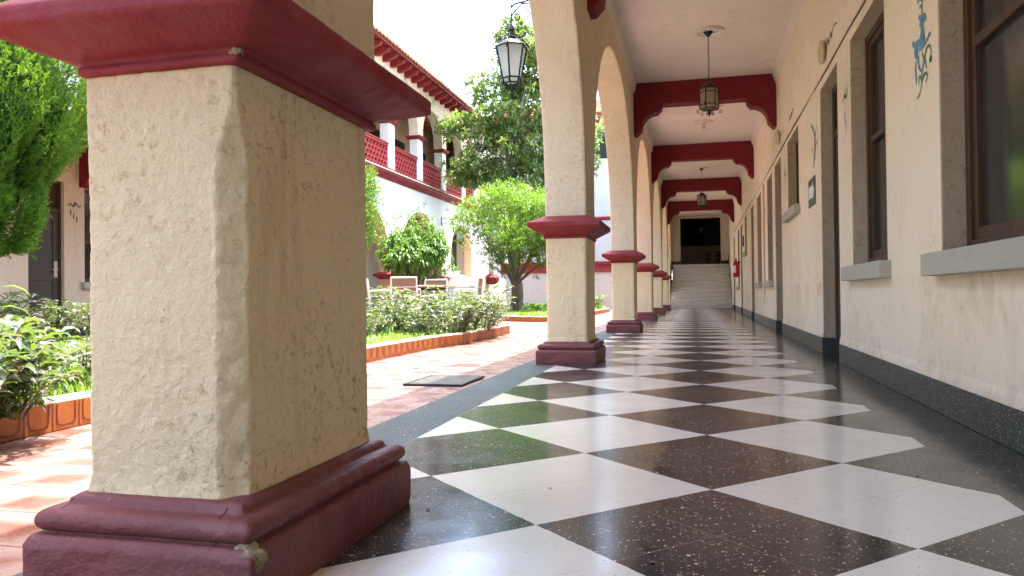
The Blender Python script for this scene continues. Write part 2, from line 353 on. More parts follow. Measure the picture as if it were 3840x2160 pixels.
M['grass'] = leaf_mat('grass_blades', (0.05, 0.14, 0.015), (0.16, 0.29, 0.04), 0.35, 0.3, (0.30, 0.36, 0.10))
M['stem'] = simple('plant_stem', (0.10, 0.09, 0.05), 0.6)

# ---------------------------------------------------------------- helpers
class MB:
    def __init__(s): s.v = []; s.f = []; s.m = []
    def poly(s, pts, mi=0):
        b = len(s.v); s.v += [tuple(p) for p in pts]; s.f.append(tuple(range(b, b + len(pts)))); s.m.append(mi)
    def box(s, x0, x1, y0, y1, z0, z1, mi=0):
        b = len(s.v)
        s.v += [(x0, y0, z0), (x1, y0, z0), (x1, y1, z0), (x0, y1, z0), (x0, y0, z1), (x1, y0, z1), (x1, y1, z1), (x0, y1, z1)]
        for q in ((3, 2, 1, 0), (4, 5, 6, 7), (0, 1, 5, 4), (1, 2, 6, 5), (2, 3, 7, 6), (3, 0, 4, 7)):
            s.f.append(tuple(b + i for i in q)); s.m.append(mi)
    def grid(s, rows, closed=False, mi=0):
        b = len(s.v); n = len(rows[0])
        for r in rows: s.v += [tuple(p) for p in r]
        for i in range(len(rows) - 1):
            for j in range(n if closed else n - 1):
                k = (j + 1) % n
                s.f.append((b + i * n + j, b + i * n + k, b + (i + 1) * n + k, b + (i + 1) * n + j)); s.m.append(mi)
    def cap(s, ring, mi=0, flip=False):
        s.poly(list(reversed(ring)) if flip else ring, mi)
    def loft(s, x0, x1, y0, y1, prof, r=0.02, seg=3, step=None, mi=0, amp=0, ns=20, caps=True, zstep=None):
        pr = [prof[0]]
        if zstep:
            for a, b in zip(prof, prof[1:]):
                k = max(1, int(math.hypot(a[0] - b[0], a[1] - b[1]) / zstep))
                pr += [(a[0] + (b[0] - a[0]) * i / k, a[1] + (b[1] - a[1]) * i / k) for i in range(1, k + 1)]
        else: pr = prof
        rows = []
        for off, z in pr:
            rr = r
            cs = [(x1 + off - rr, y0 - off + rr, -90), (x1 + off - rr, y1 + off - rr, 0), (x0 - off + rr, y1 + off - rr, 90), (x0 - off + rr, y0 - off + rr, 180)]
            pts = []
            for cx, cy, a in cs:
                for i in range(seg + 1):
                    t = R(a + 90 * i / seg); pts.append((cx + rr * math.cos(t), cy + rr * math.sin(t), z))
            if step:
                q = []
                n0 = len(pts)
                base = [(max(1, round(w_ / step))) for w_ in ((y1 - y0), (x1 - x0), (y1 - y0), (x1 - x0))]
                for i in range(n0):
                    a = pts[i]; c = pts[(i + 1) % n0]; q.append(a)
                    if i % (seg + 1) == seg:
                        k = base[i // (seg + 1)]
                        q += [(a[0] + (c[0] - a[0]) * j / k, a[1] + (c[1] - a[1]) * j / k, z) for j in range(1, k)]
                pts = q
            if amp:
                cxm, cym = (x0 + x1) / 2, (y0 + y1) / 2
                q = []
                for px, py, pz in pts:
                    nv = noise.fractal(Vector((px * ns, py * ns, pz * ns)), 0.9, 2.2, 4) * amp + noise.noise(Vector((px * 4, py * 4, pz * 4))) * amp * 1.2
                    dx, dy = px - cxm, py - cym; L = math.hypot(dx, dy) or 1
                    q.append((px + dx / L * nv, py + dy / L * nv, pz))
                pts = q
            rows.append(pts)
        s.grid(rows, True, mi)
        if caps: s.cap(rows[0], mi, True); s.cap(rows[-1], mi)
    def tube(s, pts, r, n=6, mi=0, caps=True):
        pts = [Vector(p) for p in pts]
        if isinstance(r, (int, float)): r = [r] * len(pts)
        rows = []
        prev = None
        for i, p in enumerate(pts):
            t = (pts[min(i + 1, len(pts) - 1)] - pts[max(i - 1, 0)])
            if t.length < 1e-9: t = Vector((0, 0, 1))
            t.normalize()
            if prev is None:
                a = t.orthogonal().normalized()
            else:
                a = prev - t * prev.dot(t)
                a = a.normalized() if a.length > 1e-6 else t.orthogonal().normalized()
            prev = a; b = t.cross(a)
            rows.append([p + (a * math.cos(2 * math.pi * k / n) + b * math.sin(2 * math.pi * k / n)) * r[i] for k in range(n)])
        s.grid(rows, True, mi)
        if caps: s.cap(rows[0], mi, True); s.cap(rows[-1], mi)
    def lathe(s, cx, cy, prof, n=24, mi=0):
        rows = [[(cx + r * math.cos(2 * math.pi * k / n), cy + r * math.sin(2 * math.pi * k / n), z) for k in range(n)] for r, z in prof]
        s.grid(rows, True, mi)
        s.cap(rows[0], mi, True); s.cap(rows[-1], mi)
    def build(s, name, mats, parent=None, smooth=False, loc=(0, 0, 0), rot=(0, 0, 0), recalc=True, merge=False):
        me = bpy.data.meshes.new(name); me.from_pydata([tuple(p) for p in s.v], [], s.f)
        if not isinstance(mats, (list, tuple)): mats = [mats]
        for m_ in mats: me.materials.append(m_)
        me.polygons.foreach_set('material_index', s.m)
        if recalc or merge:
            bm = bmesh.new(); bm.from_mesh(me)
            if merge: bmesh.ops.remove_doubles(bm, verts=bm.verts, dist=1e-5)
            if recalc: bmesh.ops.recalc_face_normals(bm, faces=bm.faces)
            bm.to_mesh(me); bm.free()
        if smooth: me.polygons.foreach_set('use_smooth', [True] * len(me.polygons))
        o = bpy.data.objects.new(name, me); col.objects.link(o); o.location = loc; o.rotation_euler = rot
        if parent: o.parent = parent
        return o
def tag(o, label=None, cat=None, group=None, kind=None):
    if label: o['label'] = label
    if cat: o['category'] = cat
    if group: o['group'] = group
    if kind: o['kind'] = kind
    return o
def thing(name, label, cat, loc=(0, 0, 0), rz=0, group=None):
    o = bpy.data.objects.new(name, None); col.objects.link(o); o.location = loc; o.rotation_euler = (0, 0, rz)
    o.empty_display_size = 0.2
    return tag(o, label, cat, group)
def dup(root, loc=None, rz=None, label=None, group=None, sc=None):
    r = root.copy(); col.objects.link(r)
    if loc is not None: r.location = loc
    if rz is not None: r.rotation_euler = (0, 0, rz)
    if sc is not None: r.scale = sc
    if label: r['label'] = label
    if group: r['group'] = group
    for ch in list(root.children):
        c = ch.copy(); col.objects.link(c); c.parent = r
        for g in list(ch.children):
            d = g.copy(); col.objects.link(d); d.parent = c
    return r
def bevel(o, wdt=0.01, seg=2, ang=40):
    b = o.modifiers.new('bevel', 'BEVEL'); b.width = wdt; b.segments = seg; b.limit_method = 'ANGLE'; b.angle_limit = R(ang); return o
def spiral(c, r0, turns, ax, ay, start, sgn=1, n=14):
    out = []
    for i in range(n + 1):
        t = i / n; a = start + sgn * turns * 2 * math.pi * t; r = r0 * (1 - 0.8 * t)
        out.append(Vector(c) + Vector(ax) * (r * math.cos(a)) + Vector(ay) * (r * math.sin(a)))
    return out

# ---------------------------------------------------------------- setting
b = MB(); b.poly([(-400, -400, -0.004), (400, -400, -0.004), (400, 400, -0.004), (-400, 400, -0.004)])
tag(b.build('ground', M['tile']), kind='structure')
# ground inside the frame of the courtyard is the red tiled court; the polished floor lies on it
b = MB(); b.box(-1.49, 2.2, -7, 31.2, -0.1, 0.004)
tag(b.build('corridor_floor', M['terrazzo']), kind='structure')

WA = 0.0118
WL, WR = (1.16, 0, 0), (0, 0, -math.atan(WA))
def wx(y): return 1.16 + WA * y
ZC = 4.06
b = MB()
# ceiling underside with coves on both sides, slab on top
yy0, yy1 = -7, 34.6
def cs_(y):
    xr = wx(y) + 0.02
    return [(-0.93, y, 3.86), (-0.875, y, 3.95), (-0.86, y, ZC), (xr - 0.08, y, ZC), (xr - 0.05, y, 3.97), (xr, y, 3.84), (xr + 0.5, y, 3.84), (xr + 0.5, y, 4.45), (-1.27, y, 4.45), (-1.27, y, 4.40), (-0.93, y, 4.40)]
b.grid([cs_(yy0), cs_(yy1)], True); b.cap(cs_(yy0)); b.cap(cs_(yy1), 0, True)
tag(b.build('ceiling', M['ceiling']), kind='structure')

# ---------------------------------------------------------------- arcade pillars
PX0, PX1 = -1.28, -0.915
PY = [(-3.85, -3.23), (1.375, 2.03), (6.61, 7.19), (12.17, 12.78), (17.45, 18.06), (23.05, 23.66), (28.6, 29.2)]
LEN = 0.62
pl = ['arcade pillar standing behind the camera at the start of the corridor',
      'largest and nearest pillar of rough cream stucco, left foreground, with chipped maroon base',
      'cream stucco pillar just right of the courtyard path, the second nearest of the arcade row',
      'third nearest arcade pillar, on chequered floor behind the pillar under the iron lantern',
      'fourth arcade pillar along the corridor, narrow sliver between the third and fifth pillars',
      'fifth arcade pillar, second last before the white steps',
      'farthest arcade pillar, at the foot of the white steps']
w2 = (PX1 - PX0) / 2; h2 = LEN / 2
proto = thing('arcade_pillar', pl[1], 'pillar', ((PX0 + PX1) / 2, sum(PY[1]) / 2, 0), 0, 'pillars of the corridor arcade')
b = MB(); b.loft(-w2, w2, -h2, h2, [(0.012, 0.175), (0.008, 0.205), (0.0, 0.24), (0.0, 0.7), (0.003, 1.14)], 0.028, 3, 0.013, 0, 0.0026, 30, True, 0.013)
b.build('shaft', M['stucco'], proto, True)
b = MB()
pr = [(0.083, 0.0), (0.087, 0.02), (0.087, 0.112), (0.078, 0.130), (0.055, 0.134)]
pr += [(0.05 + 0.025 * math.cos(t), 0.158 + 0.024 * math.sin(t)) for t in [R(-75 + i * 150 / 8) for i in range(9)]]
pr += [(0.035, 0.183), (0.030, 0.186), (0.028, 0.196), (0.016, 0.204), (-0.03, 0.206)]
prb = list(pr)
b.loft(-w2, w2, -h2, h2, pr, 0.008, 2, 0.012, 0, 0.0022, 16, True, 0.009)
b.build('base', M['maroon'], proto, True)
b = MB()
pr = [(-0.02, 1.122), (0.014, 1.124), (0.018, 1.142), (0.012, 1.148), (0.028, 1.158), (0.135, 1.222), (0.141, 1.228), (0.141, 1.262), (0.134, 1.270), (0.02, 1.322), (-0.03, 1.33)]
b.loft(-w2, w2, -h2, h2, pr, 0.008, 2, 0.03, 0, 0.0014, 10, True, 0.02)
o = b.build('capital', M['red'], proto, False)
for k, (a, c) in enumerate(PY):
    if k == 1: continue
    dup(proto, ((PX0 + PX1) / 2, (a + c) / 2, 0), None, pl[k], sc=(1, (c - a) / LEN, 1))

# the nearest pillar gets its own finely lumpy plaster, chips and cracks
for ch in list(proto.children):
    if ch.name.startswith('shaft') or ch.name.startswith('capital'): bpy.data.objects.remove(ch)
hl = (PY[1][1] - PY[1][0]) / 2; cyp = sum(PY[1]) / 2
proto.scale = (1, 1, 1)
def hero_shaft():
    st = 0.0068; xa, xb, ya, yb = -w2 - 0.012, w2 - 0.004, -hl, hl
    prof = []
    def lin(p, q): 
        k = max(1, round((Vector(q) - Vector(p)).length / st)); return [(p[0] + (q[0] - p[0]) * i / k, p[1] + (q[1] - p[1]) * i / k) for i in range(k)]
    rows = []; nz = int(0.985 / st)
    for r_ in range(nz + 1):
        z = 0.168 + r_ * (1.142 - 0.168) / nz
        chm = 0.040 * min(1, max(0.0, (1.03 - z) / 0.10)) + 0.006 + 0.006 * noise.noise(Vector((0, 3, z * 9)))
        bow = 0.010 * max(0, (z - 0.80) / 0.34)
        flare = 0.012 * max(0, (0.24 - z) / 0.06)
        q = []
        C4 = [(xb - chm, ya), (xb, ya + chm), (xb, yb - 0.02), (xb - 0.02, yb), (xa + 0.02, yb), (xa, yb - 0.02), (xa, ya + 0.016), (xa + 0.016, ya)]
        segs_ = [(C4[0], C4[1], 7), (C4[1], C4[2], 84), (C4[2], C4[3], 4), (C4[3], C4[4], 46), (C4[4], C4[5], 4), (C4[5], C4[6], 84), (C4[6], C4[7], 4), (C4[7], C4[0], 48)]
        for p0_, p1_, k in segs_:
            for i in range(k):
                x = p0_[0] + (p1_[0] - p0_[0]) * i / k; y = p0_[1] + (p1_[1] - p0_[1]) * i / k
                dx, dy = x, y; sc = 1 / max(abs(dx) / w2, abs(dy) / hl)
                nx, ny = (math.copysign(1, dx), 0) if abs(dx) / w2 > abs(dy) / hl * 1.02 else (0, math.copysign(1, dy))
                if abs(dx) > w2 - 0.06 and abs(dy) > hl - 0.06: nx, ny = math.copysign(.7, dx), math.copysign(.7, dy)
                P = Vector((x, y, z))
                nv = noise.fractal(P * 62, 0.6, 2.1, 4) * 0.0016 + noise.noise(P * 7) * 0.0022 + noise.noise(P * 21) * 0.0014
                pit = noise.noise(P * 34 + Vector((5, 5, 5))); nv -= 0.0022 * max(0, pit - 0.36) / 0.3
                big_ = noise.noise(P * 12 + Vector((9, 2, 5))); nv -= 0.004 * max(0, big_ - 0.5) / 0.3
                side = 0.45 if (abs(dx) / w2 > abs(dy) / hl and dx > 0 and y > ya + chm + .02) else 1.0
                if dx > w2 - 0.06 and dy < -hl + 0.05: nv += 0.0045 * noise.noise(P * 26) + 0.004 * noise.noise(P * 11)
                nv *= side
                q.append((x + nx * (nv + flare) - bow * (1 if nx < 0 else 0), y + ny * (nv + flare), z))
        rows.append(q)
    b = MB(); b.grid(rows, True); b.cap(rows[0], 0, True); b.cap(rows[-1]); return b
hero_shaft().build('shaft', M['stucco'], proto, True)
b = MB()
b.loft(-w2, w2, -h2, h2, [(-0.02, 1.104), (0.012, 1.106), (0.017, 1.112), (0.016, 1.124), (0.010, 1.130), (0.022, 1.136), (0.05, 1.142), (0.132, 1.172), (0.140, 1.178), (0.142, 1.212), (0.135, 1.221), (0.02, 1.305), (-0.02, 1.315)], 0.008, 2, 0.012, 0, 0.0022, 14, True, 0.009)
b.build('capital', M['red'], proto, True)
for ch in proto.children:
    if not ch.name.startswith('shaft'): ch.scale = (1, hl / h2, 1)
def lumps(cx, cy, cz, s_, seed):
    b = MB(); o_ = Vector((cx, cy, cz)); rows = []
    for i in range(13):
        t = math.pi * i / 12; row = []
        for j in range(20):
            u = j * 2 * math.pi / 20; d = Vector((math.sin(t) * math.cos(u) * 1.0, math.sin(t) * math.sin(u) * 0.8, math.cos(t) * 1.1))
            row.append(o_ + d * s_ * (1 + 0.55 * noise.noise(d * 1.6 + Vector((seed, 0, 0))) + 0.25 * noise.noise(d * 5 + Vector((0, seed, 0)))))
        rows.append(row)
    b.grid(rows, True); return b
M['chip'] = stucco('exposed_aggregate', (0.42, 0.34, 0.22), 0.9, 40, 0.9, 0.95, (0.10, 0.08, 0.06), 9)
lumps(w2 + 0.060, -hl - 0.066, 0.108, 0.030, 4).build('chipped_patch', M['chip'], proto, True)
lumps(w2 + 0.004, -hl - 0.006, 1.130, 0.015, 8).build('chipped_patch', M['chip'], proto, True)
for xq_ in (-w2 - 0.02, w2 - 0.01):
    b = MB(); pth = [(xq_ + 0.004 * math.sin(i * 1.3), -hl - o_ - 0.0012, z) for i, (o_, z) in enumerate(prb[1:-2])]
    b.tube(pth, 0.0013, 4); b.build('crack', M['dark'], proto)

# ---------------------------------------------------------------- arch walls
def arch_bay(b, plane, x0, x1, ya, yb, p0, p1, zs, rise, zb, zt, e=2.0, r=0.018, mi=0, mis=None, n=28):
    """wall between ya..yb with opening p0..p1; plane 'Y' = runs along y at thickness x0..x1, 'X' = runs along x"""
    mis = mi if mis is None else mis
    def P(u, t, z): return (t, u, z) if plane == 'Y' else (u, t, z)
    cy, a = (p0 + p1) / 2, (p1 - p0) / 2
    path = [(p0, zb, -1, 0)]
    nj = 6
    for i in range(1, nj): path.append((p0, zb + (zs - zb) * i / nj, -1, 0))
    for i in range(n + 1):
        t = math.pi - math.pi * i / n
        c, s = math.cos(t), math.sin(t)
        cu = math.copysign(abs(c) ** (2 / e), c); su = abs(s) ** (2 / e)
        nx, nz = c / a, s / rise; L = math.hypot(nx, nz)
        path.append((cy + a * cu, zs + rise * su, nx / L, nz / L))
    for i in range(nj - 1, 0, -1): path.append((p1, zb + (zs - zb) * i / nj, 1, 0))
    path.append((p1, zb, 1, 0))
    sec = [(x0, r), (x0 + r * 0.3, r * 0.3), (x0 + r, 0)]
    k = max(1, int((x1 - x0) / 0.08))
    sec += [(x0 + r + (x1 - x0 - 2 * r) * i / k, 0) for i in range(1, k)]
    sec += [(x1 - r, 0), (x1 - r * 0.3, r * 0.3), (x1, r)]
    rows = []
    for (u, z, nx, nz) in path:
        row = []
        for t, o_ in sec:
            j = noise.fractal(Vector((u * 3, t * 6, z * 3)), 0.8, 2.1, 3) * 0.006
            row.append(P(u + nx * (o_ + j), t, z + nz * (o_ + j)))
        rows.append(row)
    b.grid(rows, False, mis)
    for side in (0, -1):
        L_ = [r_[side] for r_ in rows]
        t = x0 if side == 0 else x1
        h = len(L_) // 2
        top = L_[h]
        ctop = P(top[1] if plane == 'Y' else top[0], t, zt)
        b.poly([P(ya, t, zb), P(ya, t, zt), ctop] + list(reversed(L_[:h + 1])), mi)
        b.poly([ctop, P(yb, t, zt), P(yb, t, zb)] + list(reversed(L_[h:])), mi)
    b.poly([P(ya, x0, zt), P(yb, x0, zt), P(yb, x1, zt), P(ya, x1, zt)], mi)

b = MB()
ends = [(-7, PY[0][0] - 0.0)]
cent = [(a + c) / 2 for a, c in PY]
for k in range(len(PY) - 1):
    arch_bay(b, 'Y', PX0 - 0.005, PX1 + 0.005, cent[k], cent[k + 1], PY[k][1] + (0.05 if k == 1 else 0), PY[k + 1][0], 1.45, 2.17, 1.31, 4.40, 2.2)
b.box(PX0 - 0.005, PX1 + 0.005, cent[-1], cent[-1] + 0.301, 1.31, 4.40)
b.box(PX0 - 0.005, PX1 + 0.005, cent[0] - 0.31, cent[0], 1.31, 4.40)
tag(b.build('arcade_wall', M['stucco_arch'], recalc=True, merge=False), 'cream stucco arcade wall with a row of round arches over the pillars', 'wall')
# closing wall at the near end of the corridor (behind the camera) and side wall past the last pillar
b = MB(); b.box(PX0, 1.4, -7.3, -7.0, 0, 4.0)
b.box(PX0, PX1, -7.0, PY[0][0] - 0.001, 0, 4.40)
tag(b.build('end_wall', M['wall']), 'plain cream wall closing the corridor behind the viewer', 'wall')

# ---------------------------------------------------------------- beams
def beam_mesh(y, first=False):
    xl, xr = PX1 + 0.006, wx(y) + 0.012
    zt, zb = ZC, 3.70
    half = []
    # left profile from wall bottom going up to soffit (dist from wall, z)
    pr = [(0.0, 3.23), (0.05, 3.232), (0.075, 3.255), (0.085, 3.27), (0.10, 3.285)]
    for i in range(9):
        t = R(i * 90 / 8); pr.append((0.13 + 0.235 * (1 - math.cos(t)), 3.315 + 0.255 * math.sin(t)))
    pr += [(0.375, 3.57), (0.40, 3.575), (0.40, 3.60), (0.425, 3.602), (0.425, 3.625), (0.45, 3.63), (0.45, 3.665), (0.46, zb)]
    poly = [(xl, zt)] + [(xl + d, z) for d, z in pr] + [(xr - d, z) for d, z in reversed(pr)] + [(xr, zt)]
    b = MB(); d = 0.14
    b.poly([(x, -d, z) for x, z in poly]); b.poly([(x, d, z) for x, z in reversed(poly)])
    n = len(poly)
    for i in range(n):
        p, q = poly[i], poly[(i + 1) % n]
        b.poly([(p[0], -d, p[1]), (q[0], -d, q[1]), (q[0], d, q[1]), (p[0], d, p[1])])
    # incised moulding lines on the face of the brackets
    for side in (0, 1):
        for z in (3.655, 3.685):
            x0_, x1_ = (xl, xl + 0.45) if side == 0 else (xr - 0.45, xr)
            b.box(x0_ + 0.002, x1_ - 0.002, -d - 0.006, -d + 0.001, z, z + 0.012)
    return b
bl = ['dark red scalloped beam over the second pillar, cut by the top of the picture', 'largest fully visible dark red scalloped beam, behind the nearest hanging lantern',
      'second fully visible dark red beam across the ceiling', 'third fully visible dark red beam, behind the far hanging lantern chain', 'farthest dark red beam, over the foot of the white steps']
for k, yb_ in enumerate([6.95, 12.52, 17.86, 23.3, 28.75]):
    o = beam_mesh(yb_).build('ceiling_beam', M['beam'], loc=(0, yb_, 0)); bevel(o, 0.006, 1, 50)
    tag(o, bl[k], 'beam', 'red beams across the corridor ceiling')

# ---------------------------------------------------------------- room wall (right)
RW = thing('room_wall', 'long cream corridor wall on the right with doors and stone sills', 'wall', WL)
RW.rotation_euler = WR
holes = []   # s0,s1,z0,z1,type
holes += [(2.45, 4.14, 0.81, 2.66, 'w'), (5.28, 6.42, 0.82, 2.62, 'w'), (7.02, 7.98, 0.0, 2.63, 'd'),
          (9.75, 10.95, 1.70, 2.68, 'h'), (11.85, 12.85, 0.0, 2.66, 'd'), (13.35, 14.35, 0.83, 2.66, 'w'), (15.8, 16.95, 0.83, 2.66, 'w'),
          (18.1, 19.05, 0.0, 2.66, 'd'), (20.85, 21.8, 1.74, 2.72, 'h'), (23.3, 24.25, 0, 2.68, 'd'), (25.0, 26.1, 0.84, 2.7, 'w'), (28.6, 29.6, 0, 2.7, 'd')]
S0, S1, ZT = -7.0, 34.62, 3.9
ss = sorted(set([S0, S1] + [h[0] for h in holes] + [h[1] for h in holes])); zs_ = sorted(set([0.0, ZT, 0.17] + [h[2] for h in holes] + [h[3] for h in holes]))
b = MB()
for i in range(len(ss) - 1):
    for j in range(len(zs_) - 1):
        sm, zm = (ss[i] + ss[i + 1]) / 2, (zs_[j] + zs_[j + 1]) / 2
        if any(h[0] < sm < h[1] and h[2] < zm < h[3] for h in holes): continue
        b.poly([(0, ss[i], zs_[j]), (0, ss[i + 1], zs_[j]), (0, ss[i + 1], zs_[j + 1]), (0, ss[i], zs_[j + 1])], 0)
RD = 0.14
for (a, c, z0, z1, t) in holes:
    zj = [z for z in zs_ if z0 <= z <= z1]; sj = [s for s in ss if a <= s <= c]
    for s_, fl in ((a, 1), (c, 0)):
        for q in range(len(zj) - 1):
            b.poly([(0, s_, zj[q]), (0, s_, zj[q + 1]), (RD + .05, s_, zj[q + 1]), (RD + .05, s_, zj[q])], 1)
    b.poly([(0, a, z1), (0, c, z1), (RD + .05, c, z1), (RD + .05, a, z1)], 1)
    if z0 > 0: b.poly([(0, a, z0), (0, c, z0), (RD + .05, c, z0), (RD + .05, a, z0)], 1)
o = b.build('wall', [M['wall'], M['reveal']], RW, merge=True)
bevel(o, 0.014, 3, 60)
# skirting
b = MB(); segs = []; s_ = S0
for (a, c, z0, z1, t) in sorted(h for h in holes if h[4] == 'd') + [(31.2, 31.3, 0, 0, 'e')]:
    segs.append((s_, a)); s_ = c
for a, c in segs:
    b.box(-0.014, 0.004, a, c, 0.005, 0.168)
for (a, c, z0, z1, t) in holes:
    if t == 'd':
        b.box(-0.012, RD - 0.002, c, c + 0.004, 0.005, 0.166); b.box(-0.014, 0.0, c - 0.010, c + 0.002, 0.005, 0.168)
        b.box(0.0, RD - 0.002, c - 0.010, c - 0.0005, 0.005, 0.166); b.box(0.0, RD - 0.002, a + 0.0005, a + 0.010, 0.005, 0.166)
bevel(b.build('skirting', M['skirt'], RW), 0.003, 1)
# plaster lip flaring out above the skirting
b = MB()
for a, c in segs:
    n_ = max(2, int((c - a) / 0.05)); rows = [[], [], []]
    for i in range(n_ + 1):
        s_ = a + (c - a) * i / n_; j = noise.noise(Vector((s_ * 6, 1, 0))) * 0.005; k = noise.noise(Vector((s_ * 2.2, 5, 0))) * 0.010
        rows[0].append((-0.010, s_, 0.166 + j)); rows[1].append((-0.012, s_, 0.178 + j)); rows[2].append((0.0012, s_, 0.235 + k))
    b.grid(rows, False)
b.build('plaster_lip', M['wall'], RW, True)

wood_trim = M['wood']
def window_part(a, c, z0, z1, kind):
    f = MB(); d0, d1 = RD - 0.03, RD + 0.045; t = 0.055
    f.box(d0, d1, a, a + t, z0 + 0.002, z1); f.box(d0, d1, c - t, c, z0 + 0.002, z1)
    f.box(d0, d1, a + t, c - t, z0 + 0.002, z0 + t); f.box(d0, d1, a + t, c - t, z1 - t, z1)
    ia, ic = a + t, c - t
    f2 = MB(); e0, e1 = d0 + 0.018, d1 - 0.012; t2 = 0.045
    # sash frame, mullion and transom
    f2.box(e0, e1, ia, ia + t2, z0 + t, z1 - t); f2.box(e0, e1, ic - t2, ic, z0 + t, z1 - t)
    f2.box(e0, e1, ia + t2, ic - t2, z0 + t, z0 + t + 0.06); f2.box(e0, e1, ia + t2, ic - t2, z1 - t - t2, z1 - t)
    m_ = (ia + ic) / 2; f2.box(e0 - 0.004, e1, m_ - 0.03, m_ + 0.03, z0 + t + 0.06, z1 - t - t2)
    if kind == 'w':
        zz = z0 + (z1 - z0) * 0.53
        f2.box(e0 - 0.006, e1, ia + t2, m_ - 0.03, zz, zz + 0.05); f2.box(e0 - 0.006, e1, m_ + 0.03, ic - t2, zz, zz + 0.05)
    w_ = f.build('window', M['wood'], RW); bevel(w_, 0.004, 1)
    s_ = f2.build('sash', M['wood'], w_); bevel(s_, 0.004, 1)
    g = MB(); g.box(e1 - 0.02, e1 - 0.012, ia + 0.01, ic - 0.01, z0 + t + 0.005, z1 - t - 0.005); g.build('pane', M['winglass'], w_)
    sl = MB()
    sl.box(-0.075, RD - 0.032, a - 0.10, c + 0.10, z0 - 0.115, z0 - 0.001)
    so = sl.build('sill', M['stone'], RW); bevel(so, 0.008, 2)
def door_part(a, c, z0, z1):
    f = MB(); d0, d1 = RD - 0.03, RD + 0.045; t = 0.06
    f.box(d0, d1, a, a + t, 0.005, z1); f.box(d0, d1, c - t, c, 0.005, z1); f.box(d0, d1, a + t, c - t, z1 - t, z1)
    f.box(d0, d1, a + t, c - t, 2.12, 2.18)
    g = MB(); ia, ic = a + t, c - t; x0, x1 = d0 + 0.02, d1 - 0.01
    g.box(x0 + 0.012, x1, ia, ic, 0.012, 2.12)
    for z, zz in ((0.012, 0.16), (1.0, 1.12), (1.98, 2.12)): g.box(x0, x0 + 0.013, ia + 0.1, ic - 0.1, z, zz)
    g.box(x0, x0 + 0.013, ia, ia + 0.1, 0.012, 2.12); g.box(x0, x0 + 0.013, ic - 0.1, ic, 0.012, 2.12)
    d = g.build('door', M['door'], RW); bevel(d, 0.003, 1)
    fo = f.build('door_frame', M['wood'], d); bevel(fo, 0.004, 1)
    tr = MB(); tr.box(x0 + 0.02, x1 - 0.01, ia, ic, 2.18, z1 - t); tr.build('transom_pane', M['winglass'], d)
    h = MB(); h.box(x0 - 0.008, x0, ia + 0.03, ia + 0.08, 0.95, 1.17); h.tube([(x0 - 0.005, ia + 0.055, 1.05), (x0 - 0.05, ia + 0.055, 1.05), (x0 - 0.055, ia + 0.15, 1.05)], 0.009, 8)
    h.build('handle', M['brass'], d, True)
for (a, c, z0, z1, t) in holes:
    if t == 'd': door_part(a, c, z0, z1)
    else: window_part(a, c, z0, z1, t)

# things fixed on the wall ----------------------------------------------------
def wall_obj(bm, name, m, label, cat, s, z, group=None, smooth=False):
    """mesh given in wall coordinates, origin moved to (s,z) on the wall"""
    c_, s__ = math.cos(WR[2]), math.sin(WR[2])
    bm.v = [(p[0], p[1] - s, p[2] - z) for p in bm.v]
    o = bm.build(name, m, None, smooth)
    o.location = (1.16 - s * math.sin(WR[2]), s * math.cos(WR[2]), z); o.rotation_euler = WR
    return tag(o, label, cat, group)
def stroke(b, pts, w_, mi=0, off=-0.003, taper=True):
    """flat painted ribbon on the wall, pts (s,z)"""
    # smooth with catmull-rom
    P = [Vector((p[0], p[1])) for p in pts]; Q = []
    for i in range(len(P) - 1):
        p0, p1, p2, p3 = P[max(i - 1, 0)], P[i], P[i + 1], P[min(i + 2, len(P) - 1)]
        for j in range(5):
            t = j / 5
            Q.append(0.5 * ((2 * p1) + (p2 - p0) * t + (2 * p0 - 5 * p1 + 4 * p2 - p3) * t * t + (3 * p1 - p0 - 3 * p2 + p3) * t ** 3))
    Q.append(P[-1]); L, Rr = [], []
    for i, q in enumerate(Q):
        d = Q[min(i + 1, len(Q) - 1)] - Q[max(i - 1, 0)]
        d = d.normalized() if d.length > 1e-9 else Vector((0, 1)); nn = Vector((-d.y, d.x))
        ww = w_ * (0.55 + 0.6 * math.sin(math.pi * min(1, (i + 1) / len(Q)))) if taper else w_
        L.append((off, q.x + nn.x * ww, q.y + nn.y * ww)); Rr.append((off, q.x - nn.x * ww, q.y - nn.y * ww))
    b.grid([L, Rr], False, mi)
deer = [(4.473, 2.117), (4.45, 2.115), (4.415, 2.096), (4.381, 2.1), (4.35, 2.084), (4.329, 2.058), (4.342, 2.045), (4.383, 2.049), (4.385, 2.019), (4.369, 1.983), (4.364, 1.944), (4.316, 1.951), (4.299, 1.963), (4.278, 1.965), (4.264, 1.952), (4.279, 1.942), (4.324, 1.931), (4.343, 1.923), (4.373, 1.916), (4.404, 1.916), (4.435, 1.911), (4.468, 1.918), (4.5, 1.943), (4.509, 1.923), (4.499, 1.889), (4.524, 1.891), (4.558, 1.911), (4.57, 1.942), (4.565, 1.967), (4.597, 1.978), (4.605, 2.008), (4.587, 2.018), (4.563, 2.002), (4.553, 1.991), (4.518, 1.996), (4.464, 1.987), (4.442, 2.008), (4.434, 2.039), (4.46, 2.049), (4.462, 2.072), (4.452, 2.08), (4.474, 2.097)]
b = MB(); b.poly([(-0.003, s_, z) for s_, z in deer], 0)
for l_ in ([(4.517, 1.891), (4.551, 1.858), (4.543, 1.802), (4.536, 1.761)], [(4.483, 1.899), (4.488, 1.847), (4.432, 1.799)], [(4.422, 1.898), (4.377, 1.844), (4.342, 1.791)]):
    stroke(b, l_, 0.009, 0)
